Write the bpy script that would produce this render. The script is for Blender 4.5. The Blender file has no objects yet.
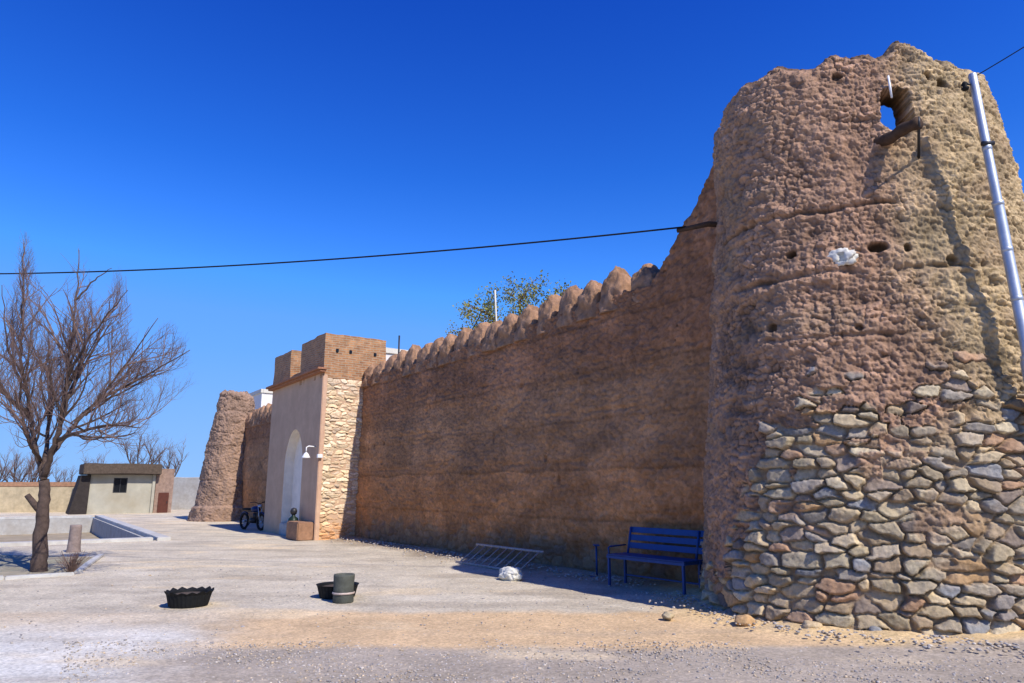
import bpy, bmesh, math, random
import numpy as np
from mathutils import Vector, Matrix, kdtree
R = math.radians
rng = np.random.default_rng(7); random.seed(7)
sc = bpy.context.scene
COL = sc.collection
# ------------------------------------------------------------------ frames
CAMZ = 1.6; F = 700.0; PITCH = math.atan(145.5/F)
SP, CP = math.sin(PITCH), math.cos(PITCH)
def ray(px, py):
    u = (px-512)/F; v = (341.5-py)/F
    return Vector((u, CP - v*SP, SP + v*CP))
def G(px, py):                      # pixel of the photo -> point on the ground
    d = ray(px, py); t = -CAMZ/d.z
    return Vector((d.x*t, d.y*t, 0))
def P(px, py, Y):                   # pixel of the photo at distance Y
    d = ray(px, py); t = Y/d.y
    return Vector((d.x*t, Y, CAMZ + d.z*t))
WAZ = R(-34.8)
A = Vector((math.sin(WAZ), math.cos(WAZ), 0)); B = Vector((-math.cos(WAZ), math.sin(WAZ), 0))
W0 = Vector((-4.78, 22.8, 0))
def W(a, b, z=0.0): return W0 + A*a + B*b + Vector((0, 0, z))
ROTW = math.atan2(A.y, A.x)         # local x along A ; local y = -B (towards the inside of the fort)
# ------------------------------------------------------------------ noise (numpy)
_perm = rng.permutation(256); _perm = np.concatenate([_perm, _perm, _perm])
_g = rng.normal(size=(256, 3)); _g /= np.linalg.norm(_g, axis=1)[:, None]
def perlin(x, y, z):
    x, y, z = np.broadcast_arrays(np.asarray(x, float), np.asarray(y, float), np.asarray(z, float))
    xi = np.floor(x).astype(int); yi = np.floor(y).astype(int); zi = np.floor(z).astype(int)
    xf = x-xi; yf = y-yi; zf = z-zi
    xi &= 255; yi &= 255; zi &= 255
    f = lambda t: t*t*t*(t*(t*6-15)+10)
    u, v, w = f(xf), f(yf), f(zf)
    def c(i, j, k):
        g = _g[_perm[_perm[_perm[xi+i]+yi+j]+zi+k]]
        return g[..., 0]*(xf-i)+g[..., 1]*(yf-j)+g[..., 2]*(zf-k)
    l = lambda a, b, t: a+t*(b-a)
    return l(l(l(c(0,0,0), c(1,0,0), u), l(c(0,1,0), c(1,1,0), u), v),
             l(l(c(0,0,1), c(1,0,1), u), l(c(0,1,1), c(1,1,1), u), v), w)*1.5
def fbm(x, y, z, o=4, g=.5):
    s = 0; a = 1; t = 0
    for i in range(o):
        s = s+a*perlin(x*2**i+i*17.3, y*2**i-i*5.1, z*2**i+i*9.7); t += a; a *= g
    return s/t
def hsh(i, j, k=0):
    v = np.sin(i*127.1+j*311.7+k*74.7)*43758.5453
    return v-np.floor(v)
def stones(u, z, cw, ch, seed=0, warp=.35):
    """irregular packed rubble: returns (F2-F1 edge distance, id randoms, local coords)"""
    wu = u/cw + warp*1.3*fbm(u*4.3+seed, z*4.3, 3.3, 4); wz = z/ch + warp*1.9*fbm(u*3.1, z*4.6+seed, 8.8, 4)
    r0 = np.floor(wz).astype(int)
    f1 = np.full(u.shape, 9.); f2 = np.full(u.shape, 9.)
    id1 = np.zeros(u.shape); lu = np.zeros(u.shape); lz = np.zeros(u.shape)
    for dj in (-1, 0, 1):
        j = r0+dj
        off = hsh(j, 3, seed)*.9
        i0 = np.floor(wu-off).astype(int)
        for di in (-2, -1, 0, 1, 2):
            i = i0+di
            cx = i+.5+off+(hsh(i, j, seed+1)-.5)*.8; cz = j+.5+(hsh(i, j, seed+2)-.5)*.7
            sz = (hsh(i, j, seed+3)-.5)*.75
            dx = wu-cx; dz = wz-cz
            d = (np.abs(dx)**2.3+np.abs(dz*.92)**2.3)**(1/2.3)-sz*.5
            n = d < f1
            f2 = np.where(n, f1, np.minimum(f2, d))
            id1 = np.where(n, hsh(i, j, seed+5), id1); lu = np.where(n, dx, lu); lz = np.where(n, dz, lz)
            f1 = np.where(n, d, f1)
    return f2-f1, id1, lu, lz
def clods(x, y, z, s, seed=0):
    """rounded lumps: 1-F1 of a 3-D cell noise"""
    x = x/s; y = y/s; z = z/s
    xi = np.floor(x); yi = np.floor(y); zi = np.floor(z); f = np.full(x.shape, 9.)
    for a in (-1, 0, 1):
        for b in (-1, 0, 1):
            for c in (-1, 0, 1):
                i, j, k = xi+a, yi+b, zi+c
                hx = hsh(i, j, k+seed); hy = hsh(j+7, k, i+seed); hz = hsh(k+13, i, j+seed)
                f = np.minimum(f, (x-i-hx)**2+(y-j-hy)**2+(z-k-hz)**2)
    return 1-np.clip(f, 0, 1.2)
sm = lambda a, b, x: (lambda t: t*t*(3-2*t))(np.clip((x-a)/(b-a), 0, 1))
# ------------------------------------------------------------------ object helpers
def tag(o, label=None, cat=None, group=None, kind=None):
    if label: o['label'] = label
    if cat: o['category'] = cat
    if group: o['group'] = group
    if kind: o['kind'] = kind
    return o
def empty(name, loc=(0, 0, 0), rz=0.0, **k):
    o = bpy.data.objects.new(name, None); COL.objects.link(o)
    o.location = loc; o.rotation_euler = (0, 0, rz); o.empty_display_size = .2
    return tag(o, **k)
def link(name, me, mat, parent=None, smooth=True, **k):
    o = bpy.data.objects.new(name, me); COL.objects.link(o)
    if mat and not me.materials: me.materials.append(mat)
    if smooth and len(me.polygons): me.polygons.foreach_set('use_smooth', [True]*len(me.polygons))
    if parent: o.parent = parent
    return tag(o, **k)
def npmesh(name, V, Fq, colr=None):
    V = np.asarray(V, np.float32); Fq = np.asarray(Fq, np.int32)
    me = bpy.data.meshes.new(name)
    k = Fq.shape[1]
    me.vertices.add(len(V)); me.vertices.foreach_set('co', V.ravel())
    me.loops.add(Fq.size); me.loops.foreach_set('vertex_index', Fq.ravel())
    me.polygons.add(len(Fq)); me.polygons.foreach_set('loop_start', np.arange(0, Fq.size, k, dtype=np.int32))
    if colr is not None:
        ca = me.color_attributes.new('Tint', 'FLOAT_COLOR', 'POINT')
        c4 = np.ones((len(V), 4), np.float32); c4[:, :3] = colr; ca.data.foreach_set('color', c4.ravel())
    me.update(calc_edges=True); me.validate()
    return me
def submesh(name, V, Fq, C, keep):
    f = Fq[keep]; used = np.unique(f); m = -np.ones(len(V), int); m[used] = np.arange(len(used))
    return npmesh(name, V[used], m[f], None if C is None else C[used])
def bm_mesh(name, bm):
    bmesh.ops.recalc_face_normals(bm, faces=bm.faces)
    me = bpy.data.meshes.new(name); bm.to_mesh(me); bm.free(); return me
def box(bm, c, s, rot=None, bev=0.0):
    m = Matrix.Translation(Vector(c)) @ (rot.to_4x4() if rot else Matrix()) @ Matrix.Diagonal((*s, 1))
    r = bmesh.ops.create_cube(bm, size=1, matrix=m)
    if bev:
        es = {e for v in r['verts'] for e in v.link_edges}
        bmesh.ops.bevel(bm, geom=list(es), offset=bev, segments=2, affect='EDGES', clamp_overlap=True)
def tube(bm, pts, rad, n=8, cap=True):
    pts = [Vector(p) for p in pts]
    rad = rad if hasattr(rad, '__len__') else [rad]*len(pts)
    prev = None; rings = []
    for i, p in enumerate(pts):
        d = (pts[min(i+1, len(pts)-1)]-pts[max(i-1, 0)]).normalized()
        if prev is None:
            x = d.orthogonal().normalized()
        else:
            x = (prev-d*prev.dot(d)); x = x.normalized() if x.length > 1e-5 else d.orthogonal().normalized()
        prev = x; y = d.cross(x)
        rings.append([bm.verts.new(p+(x*math.cos(2*math.pi*k/n)+y*math.sin(2*math.pi*k/n))*rad[i]) for k in range(n)])
    for r0, r1 in zip(rings, rings[1:]):
        for k in range(n): bm.faces.new((r0[k], r0[(k+1) % n], r1[(k+1) % n], r1[k]))
    if cap:
        bm.faces.new(rings[0][::-1]); bm.faces.new(rings[-1])
def lathe(bm, prof, n=24, c=(0, 0, 0), wob=None):
    rings = []
    for i, (r, z) in enumerate(prof):
        rings.append([bm.verts.new((c[0]+(r+(wob(i, k) if wob else 0))*math.cos(2*math.pi*k/n), c[1]+(r+(wob(i, k) if wob else 0))*math.sin(2*math.pi*k/n), c[2]+z)) for k in range(n)])
    for r0, r1 in zip(rings, rings[1:]):
        for k in range(n): bm.faces.new((r0[k], r0[(k+1) % n], r1[(k+1) % n], r1[k]))
    return rings
_flipped = set()
def flipy(root):
    """mirror everything below root in local y (local y then points into the fort)"""
    st = [c for c in bpy.data.objects if c.parent == root]
    while st:
        o = st.pop(); st += [c for c in bpy.data.objects if c.parent == o]
        o.location.y *= -1; o.rotation_euler.x *= -1; o.rotation_euler.z *= -1
        if o.type == 'MESH' and o.data.name not in _flipped:
            _flipped.add(o.data.name); me = o.data; n = len(me.vertices)
            c = np.empty(n*3, np.float32); me.vertices.foreach_get('co', c); c[1::3] *= -1; me.vertices.foreach_set('co', c)
            me.flip_normals(); me.update()
# ------------------------------------------------------------------ materials
def mat(name, base=(.5, .5, .5), rough=.9, attr=False, var=.25, scale=6., bump=.3, bscale=40., metal=0., spec=.3, hue=None, bdist=.01, extra=None):
    m = bpy.data.materials.new(name); m.use_nodes = True; nt = m.node_tree; N = nt.nodes; L = nt.links
    bs = N['Principled BSDF']; bs.inputs['Roughness'].default_value = rough; bs.inputs['Metallic'].default_value = metal
    bs.inputs['Specular IOR Level'].default_value = spec
    tc = N.new('ShaderNodeTexCoord')
    if attr:
        a = N.new('ShaderNodeAttribute'); a.attribute_name = 'Tint'; colo = a.outputs['Color']
    else:
        a = N.new('ShaderNodeRGB'); a.outputs[0].default_value = (*base, 1); colo = a.outputs[0]
    n1 = N.new('ShaderNodeTexNoise'); n1.inputs['Scale'].default_value = scale; n1.inputs['Detail'].default_value = 8; n1.inputs['Roughness'].default_value = .65
    L.new(tc.outputs['Object'], n1.inputs['Vector'])
    mr = N.new('ShaderNodeMapRange'); mr.inputs['From Min'].default_value = .25; mr.inputs['From Max'].default_value = .75
    mr.inputs['To Min'].default_value = 1-var; mr.inputs['To Max'].default_value = 1+var
    L.new(n1.outputs['Fac'], mr.inputs['Value'])
    mx = N.new('ShaderNodeVectorMath'); mx.operation = 'SCALE'
    L.new(colo, mx.inputs[0]); L.new(mr.outputs[0], mx.inputs['Scale'])
    out = mx.outputs[0]
    if hue:
        n3 = N.new('ShaderNodeTexNoise'); n3.inputs['Scale'].default_value = scale*.37; n3.inputs['Detail'].default_value = 5
        L.new(tc.outputs['Object'], n3.inputs['Vector'])
        m3 = N.new('ShaderNodeMapRange'); m3.inputs['From Min'].default_value = .42; m3.inputs['From Max'].default_value = .68; m3.inputs['To Max'].default_value = hue[3]
        L.new(n3.outputs['Fac'], m3.inputs['Value'])
        mm = N.new('ShaderNodeMix'); mm.data_type = 'RGBA'; mm.inputs[7].default_value = (*hue[:3], 1)
        L.new(m3.outputs[0], mm.inputs[0]); L.new(out, mm.inputs[6]); out = mm.outputs[2]
    if extra: out = extra(nt, tc, out)
    L.new(out, bs.inputs['Base Color'])
    if bump:
        n2 = N.new('ShaderNodeTexNoise'); n2.inputs['Scale'].default_value = bscale; n2.inputs['Detail'].default_value = 7; n2.inputs['Roughness'].default_value = .7
        L.new(tc.outputs['Object'], n2.inputs['Vector'])
        bp = N.new('ShaderNodeBump'); bp.inputs['Strength'].default_value = bump; bp.inputs['Distance'].default_value = bdist
        L.new(n2.outputs['Fac'], bp.inputs['Height']); L.new(bp.outputs[0], bs.inputs['Normal'])
    return m
M = dict(
    mud=mat('mud', attr=True, var=.28, scale=9, bump=.9, bscale=26, bdist=.03),
    stone=mat('rubble', attr=True, var=.3, scale=22, bump=.8, bscale=50, bdist=.012),
    plaster=mat('plaster', (.60, .435, .30), var=.12, scale=2.5, bump=.3, bscale=20, hue=(.48, .33, .22, .6)),
    pale=mat('pale_plaster', (.66, .63, .54), var=.1, scale=3, bump=.2, bscale=25),
    cream=mat('cream_plaster', (.44, .42, .345), var=.12, scale=2, bump=.2, bscale=20, hue=(.34, .29, .2, .5)),
    white=mat('white_paint', (.8, .8, .78), var=.06, scale=8, bump=.1, rough=.5),
    rubber=mat('black_rubber', (.018, .019, .02), rough=.7, var=.3, scale=20, bump=.3, bscale=60),
    steel=mat('galvanised_steel', (.50, .53, .56), rough=.5, metal=.55, var=.18, scale=5, bump=.1, bscale=60),
    dark_steel=mat('dark_steel', (.07, .07, .075), rough=.5, metal=.5, var=.2, scale=10, bump=.1),
    rusty=mat('rusty_steel', (.55, .46, .40), rough=.7, metal=.3, var=.3, scale=14, bump=.3),
    blue=mat('blue_paint', (.010, .07, .24), rough=.45, var=.18, scale=9, bump=.1, spec=.5),
    wood=mat('weathered_wood', (.10, .065, .045), var=.35, scale=12, bump=.6, bscale=30),
    bark=mat('bark', (.13, .095, .078), var=.35, scale=14, bump=.9, bscale=40, bdist=.02),
    twig=mat('twig_bark', (.27, .19, .16), var=.25, scale=8, bump=0),
    concrete=mat('concrete', (.46, .45, .42), var=.15, scale=6, bump=.4, bscale=40, hue=(.33, .29, .24, .4)),
    kerb=mat('white_kerb', (.56, .55, .51), var=.15, scale=5, bump=.4, bscale=40, hue=(.4, .36, .3, .5)),
    wire=mat('black_cable', (.015, .015, .018), rough=.6, bump=0),
    canister=mat('dark_green_enamel', (.02, .04, .03), rough=.4, bump=0),
    door=mat('rust_red_door', (.13, .05, .035), rough=.6, var=.2, bump=.1),
    glass=mat('dark_window', (.02, .022, .025), rough=.15, spec=.6, bump=0),
    leaf=mat('leaf', (.24, .25, .08), rough=.7, var=.5, scale=2.2, bump=0, hue=(.34, .29, .08, .8)),
    reed=mat('reed_roof', (.13, .10, .075), var=.4, scale=10, bump=.8, bscale=25),
)
def brick_mat():
    def ex(nt, tc, out):
        N, L = nt.nodes, nt.links
        geo = N.new('ShaderNodeUVMap')
        br = N.new('ShaderNodeTexBrick'); br.inputs['Scale'].default_value = 1
        br.inputs['Brick Width'].default_value = .24; br.inputs['Row Height'].default_value = .075; br.inputs['Mortar Size'].default_value = .012
        br.inputs['Color1'].default_value = (.50, .27, .13, 1); br.inputs['Color2'].default_value = (.36, .19, .10, 1); br.inputs['Mortar'].default_value = (.42, .33, .23, 1)
        L.new(geo.outputs[0], br.inputs['Vector'])
        mm = N.new('ShaderNodeMix'); mm.data_type = 'RGBA'; mm.blend_type = 'MULTIPLY'; mm.inputs[0].default_value = 1
        L.new(br.outputs['Color'], mm.inputs[6]); L.new(out, mm.inputs[7])
        return mm.outputs[2]
    return mat('brickwork', (1, 1, 1), var=.25, scale=5, bump=.4, bscale=30, extra=ex)
M['brick'] = brick_mat()
def bark_stain(): pass
# ================================================================== TOWER (near)
TC = Vector((5.40, 10.38, 0)); TD = math.hypot(TC.x, TC.y); TAZ = math.degrees(math.atan2(TC.x, TC.y))
def az_of(th): return th   # th: compass azimuth (deg) of the outward normal direction, 0=+Y, 90=+X
def tower_r(az, z, H=7.45):
    r = 2.60 - 0.55*np.clip(z/6.0, 0, 1) - (.20-.10*np.clip((az-225)/20., 0, 1))*np.clip((z-6.0)/1.45, 0, 1)**1.5
    r = r + .25*np.exp(-((az-240)/25.)**2) - .07*np.exp(-((az-196)/24.)**2)
    return r
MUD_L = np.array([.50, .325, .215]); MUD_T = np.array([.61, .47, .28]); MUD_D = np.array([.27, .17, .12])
PAL = np.array([1.10, 1.04, .94])*np.array([[.40, .35, .25], [.46, .38, .26], [.38, .34, .27], [.31, .29, .26], [.27, .28, .29], [.50, .43, .31], [.42, .29, .20], [.50, .45, .34], [.38, .31, .22], [.26, .22, .19], [.44, .31, .18], [.42, .37, .28], [.47, .40, .28], [.40, .35, .25]])
def stone_field(u, z, cw, ch, seed, pal=PAL, depth=.088):
    e, idr, lu, lz = stones(u, z, cw, ch, seed)
    body = sm(.02, .24, e)
    k = (idr*9973).astype(int)
    rnd = lambda s: hsh(k, s, 1)
    h = body*depth*(.35+.95*rnd(2)) + body*(lu*(rnd(3)-.5)+lz*(rnd(4)-.65))*.075
    h += .012*fbm(u*14, z*14, idr*9, 3)*body
    c = pal[(rnd(5)*len(pal)).astype(int) % len(pal)]*(.8+.4*rnd(6))[..., None]
    mort = np.array([.33, .245, .16])
    dirt = (.5*sm(-.1, .4, fbm(u*3.1, z*3.1, 6.6, 3)))[..., None]; c = c*(1-dirt)+c.mean()*np.array([1.25, .98, .70])*dirt
    mk = sm(.02, .12, e)[..., None]
    c = c*mk + mort*(1-mk)
    return h, c, e
def mud_field(x, y, z, amp=1.0):
    """relief of rammed / hand laid mud; x,y,z world coordinates"""
    big = fbm(x*.8, y*.8, z*.8, 3)
    c1 = clods(x+.3*fbm(x*2, y*2, z*2, 2), y, z*1.25+.25*fbm(x*2+9, y*2, z*2, 2), .22)
    c2 = clods(x, y+.1*fbm(x*5, y*5, z*5, 2), z*1.5, .095, 3)
    r = 1-np.abs(fbm(x*3.1, y*3.1, z*4.5, 4))*2
    fine = fbm(x*17, y*17, z*22, 4, .6)
    lump = sm(-.25, .35, fbm(x*1.1+5, y*1.1, z*1.1, 2))
    return amp*(.07*big + .06*c1*lump + .028*c2*(1-.3*lump)*sm(-.3, .3, fbm(x*.7+3, y*.7, z*1.4, 2)) + .05*(r-.7) + .040*fine)
def build_tower():
    root = empty('fort_tower', TC, label='massive round mud tower with rubble stone base and a ragged top opening', cat='tower')
    cols = np.concatenate([np.linspace(100, 316, 860), np.linspace(318, 458, 90)])    # azimuths, wraps at 460=100
    nz = 500; zs = np.linspace(-.12, 1, nz)
    nc = len(cols)
    az = cols[None, :]*np.ones((nz, 1)); t = np.linspace(0, 1, nz)[:, None]*np.ones((1, nc))
    azr = np.radians(az)
    Htop = 7.56 + .22*perlin(np.cos(azr)*2.1+3, np.sin(azr)*2.1, 1.5) + .20*perlin(np.cos(azr)*6, np.sin(azr)*6, 7.5) + .05*perlin(np.cos(azr)*17, np.sin(azr)*17, 2.5)
    Htop = Htop - .08*sm(240, 262, az)*sm(320, 280, az) - .12*sm(180, 160, az)
    z = -.15 + t*(Htop+.15)
    r = tower_r(np.where(az > 360, az-360, az), z)
    dx, dy = np.sin(azr), np.cos(azr)
    x = r*dx; y = r*dy
    u = (az-100)*math.pi/180*2.4
    md = mud_field(x, y, z)
    # hand-laid clods: irregular flattened lumps with cracks between
    e1, id1, _, _ = stones(u, z, .15, .085, 61); e3, id3, _, _ = stones(u, z, .062, .042, 83)
    cov = sm(-.35, .25, fbm(x*1.3+2, y*1.3, z*1.7, 3))
    crack = sm(.16, 0, e1)*cov
    md = md + cov*(.016*sm(0, .35, e1)*(.2+1.1*id1) - .010*crack) + .006*sm(0, .4, e3)*(.2+id3) - .005
    # building lifts: an uneven seam with the lift above standing slightly proud
    for zl, a_ in ((6.05, .4), (5.15, 1), (4.28, .9), (3.45, .7), (2.75, .5)):
        zz = z-zl-.07*perlin(x*1.2, y*1.2, zl)-.03*perlin(x*5, y*5, zl)
        brk = sm(-.25, .25, perlin(x*.9+zl, y*.9, 4.4))
        md = md - a_*.06*np.exp(-(zz/.03)**2)*brk - a_*.035*sm(.0, -.3, zz)*sm(-.9, -.3, zz)
    # rounded, melted crown
    md = md - .14*sm(.18, 0, Htop-z)**2
    # putlog holes
    def hole(px, py, w, h, dep, Yd):
        nonlocal md
        p = P(px, py, Yd)-TC
        a0 = math.degrees(math.atan2(p.x, p.y)) % 360
        da = (az-a0)*math.pi/180*2.1
        md = md - dep*sm(1.0, .6, np.sqrt((da/w)**2+((z-p.z)/h)**2))
    for q in ((877, 250, .13, .075, .20, 8.5), (797, 258, .07, .055, .16, 8.9), (905, 250, .05, .06, .1, 8.4), (948, 262, .09, .07, .10, 8.3), (860, 330, .05, .05, .08, 8.5), (780, 330, .06, .07, .1, 9.0), (941, 84, .10, .09, .16, 8.5), (926, 78, .06, .07, .12, 8.5), (838, 85, .09, .07, .09, 8.9)):
        hole(*q)
    sh, scol, e = stone_field(u, z+.05, .265, .125, 11)
    zb = 2.62 + .28*fbm(u*.8, 0*u, 3.1, 3) + .25*perlin(u*3.1, 0*u, 5.1) - .5*sm(222, 236, az) - 1.6*sm(233, 256, az)*sm(345, 330, az)
    edge = fbm(u*3, z*3, 6.2, 3)*.55
    _, sid, _, _ = stones(u, z+.05, .265, .125, 11)
    sw = sm(.05, -.05, z-zb+edge*.5+(sid-.45)*1.15)*sm(.9, .7, z-zb)          # 1 = stone
    # patches of mud render over the stones, and stray stones above
    patch = sm(.12, .3, fbm(u*1.1+4, z*1.3, 2.2, 3))*sm(.5, 1.4, z)*.8
    sw = np.clip(sw*(1-patch*sm(.1, .6, hsh(np.floor(u/.3), np.floor(z/.2)))), 0, 1)
    disp = md*(1-sw) + (md*.22 + sh - .04)*sw
    flare = .05*sm(.25, -.1, z)
    rr = r+disp+flare
    # colours
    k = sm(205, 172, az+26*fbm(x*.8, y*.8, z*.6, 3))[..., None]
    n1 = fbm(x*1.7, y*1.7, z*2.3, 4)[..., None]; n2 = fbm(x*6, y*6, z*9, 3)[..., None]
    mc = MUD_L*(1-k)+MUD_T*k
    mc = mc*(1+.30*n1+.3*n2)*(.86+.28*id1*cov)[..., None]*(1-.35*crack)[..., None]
    g = sm(.05, .4, fbm(x*.9+7, y*.9, z*1.5, 3))[..., None]
    mc = mc*(1-g*.5)+np.array([.40, .29, .19])*g*.5
    mc = mc*(1-.5*sm(.03, -.06, md)[..., None])  # shade of holes and crevices painted into the mud colour
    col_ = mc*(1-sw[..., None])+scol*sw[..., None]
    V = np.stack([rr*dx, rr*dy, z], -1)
    # inner face of the hollow crown
    jin = int(.80*nz)
    rin = r-.46+.04*fbm(x*2, y*2, z*2, 3)-.10*sm(.3, 0, Htop-z)
    Vi = np.stack([rin*dx, rin*dy, z], -1)[jin:]
    idx = np.arange(nz*nc).reshape(nz, nc)
    i2 = np.arange((nz-jin)*nc).reshape(nz-jin, nc)+nz*nc
    # opening
    pc = P(897, 99, 8.42)-TC; a0 = math.degrees(math.atan2(pc.x, pc.y)) % 360
    da = (az-a0)*math.pi/180*2.0; dz = z-6.50
    wob = 1+.18*fbm(x*5, y*5, z*5, 2)
    wob = wob+.12*fbm(x*14, y*14, z*14, 2)
    op = ((np.abs(da+.05*dz)/(.205*wob-.06*np.clip(dz, -1, .4)))**6+(np.abs(dz)/(.345*wob))**6) < 1
    cx = lambda m: m[:-1, :]
    nxt = np.roll(idx, -1, 1); nxt2 = np.roll(i2, -1, 1)
    q = np.stack([idx[:-1], idx[1:], nxt[1:], nxt[:-1]], -1)
    fo = op[:-1] & op[1:] & np.roll(op, -1, 1)[:-1] & np.roll(op, -1, 1)[1:]
    qi = np.stack([i2[:-1], nxt2[:-1], nxt2[1:], i2[1:]], -1)
    foi = fo[jin:]
    faces = [q[~fo]]; faces_in = [qi[~foi]]
    # cap between outer and inner crown
    cap = np.stack([idx[-1], i2[-1], nxt2[-1], nxt[-1]], -1); faces_in.append(cap)
    # reveals
    rev = []
    fz, fa = np.nonzero(fo)
    S = set(zip(fz.tolist(), fa.tolist()))
    for (i, j) in S:
        jn = (j+1) % nc
        I = lambda a, b: int(i2[a-jin, b])
        O = lambda a, b: int(idx[a, b])
        if (i, j-1) not in S: rev.append((O(i, j), O(i+1, j), I(i+1, j), I(i, j)))
        if (i, j+1) not in S: rev.append((O(i, jn), I(i, jn), I(i+1, jn), O(i+1, jn)))
        if (i-1, j) not in S: rev.append((O(i, j), I(i, j), I(i, jn), O(i, jn)))
        if (i+1, j) not in S: rev.append((O(i+1, j), O(i+1, jn), I(i+1, jn), I(i+1, j)))
    # floor inside
    VV = np.concatenate([V.reshape(-1, 3), Vi.reshape(-1, 3), [[0, 0, V[jin, 0, 2]]]])
    CC = np.concatenate([col_.reshape(-1, 3), (mc[jin:]*.95).reshape(-1, 3), [MUD_L]])
    cen = len(VV)-1
    fl = np.stack([i2[0], nxt2[0], nxt2[0]*0+cen, nxt2[0]*0+cen], -1)
    swf = (sw[:-1].reshape(-1) > .5)[(~fo).reshape(-1)]
    allq = faces[0]
    mud_f = np.concatenate([allq[~swf]]+faces_in+([np.array(rev)] if rev else []))
    Fm = mud_f
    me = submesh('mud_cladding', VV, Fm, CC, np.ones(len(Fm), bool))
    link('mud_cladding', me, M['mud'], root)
    me = submesh('rubble_base', VV, allq, CC, swf)
    link('rubble_base', me, M['stone'], root)
    bm = bmesh.new(); lathe(bm, [(0.001, 5.85), (1.75, 5.87)], 40); link('crown_floor', bm_mesh('crown_floor', bm), M['wood'], root, smooth=False)
    return root
tower = build_tower()
# white plaster splash round a small dark socket
def surf_pt(px, py, push=0.0):
    """where the ray of that pixel meets the mean tower surface"""
    d = ray(px, py); lo, hi = 5., 12.
    o = Vector((0, 0, CAMZ))
    for s in np.linspace(7, 11.5, 900):
        p = o+d*s; q = p-TC; a = math.degrees(math.atan2(q.x, q.y)) % 360
        if math.hypot(q.x, q.y) < tower_r(a, q.z)+.03: break
    n = Vector((q.x, q.y, 0)).normalized()
    return p+n*push, n
p, n = surf_pt(842, 258, .02)
bm = bmesh.new()
bmesh.ops.create_icosphere(bm, subdivisions=4, radius=1)
for v in bm.verts:
    q = v.co.copy(); k = 1+.35*perlin(q.x*2.2, q.y*2.2, q.z*2.2)+.15*perlin(q.x*6, q.y*6, q.z*6)
    v.co = Vector((q.x*.165*k, q.y*.05*k, q.z*.12*k))
    if abs(q.x) < .22 and abs(q.z+.0) < .5 and q.y < 0: v.co.y += .05
me = bm_mesh('plaster_patch', bm); o = link('plaster_patch', me, M['pale'], tower)
o.location = p-TC; o.rotation_euler = (0, 0, math.atan2(n.y, n.x)+math.pi/2)
# log and brace sticking out of the tower below the opening
Lb, Lt = Vector((4.78, 8.60, 6.03)), Vector((5.05, 7.96, 6.04))
rt = empty('wooden_spout', Lb, label='weathered wooden log spout sticking out below the tower opening', cat='wooden beam')
bm = bmesh.new(); n_ = 12
pts = [Vector((0, 0, 0)).lerp(Lt-Lb, i/n_)+Vector((0, 0, .012*math.sin(i*.9))) for i in range(n_+1)]
tube(bm, pts, [.075+.010*math.sin(i*1.7) for i in range(n_+1)], 12)
link('log', bm_mesh('log', bm), M['wood'], rt)
bm = bmesh.new(); e2 = surf_pt(920, 157, -.03)[0]
tube(bm, [e2-Lb, Lt-Lb+Vector((0, 0, -.04)), Lt-Lb+Vector((0.01, 0, .07))], .017, 6); link('brace_rod', bm_mesh('brace_rod', bm), M['dark_steel'], rt)
p1, n1 = surf_pt(887, 78, .05); p2, _ = surf_pt(891, 99, .03)
bm = bmesh.new(); tube(bm, [p1, p1.lerp(p2, .5)+Vector((0, 0, .0)), p2], [.013, .016, .013], 8)
tag(link('whitewashed_peg', bm_mesh('peg', bm), M['white']), 'slim white peg set upright at the edge of the tower opening', 'peg')

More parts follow.
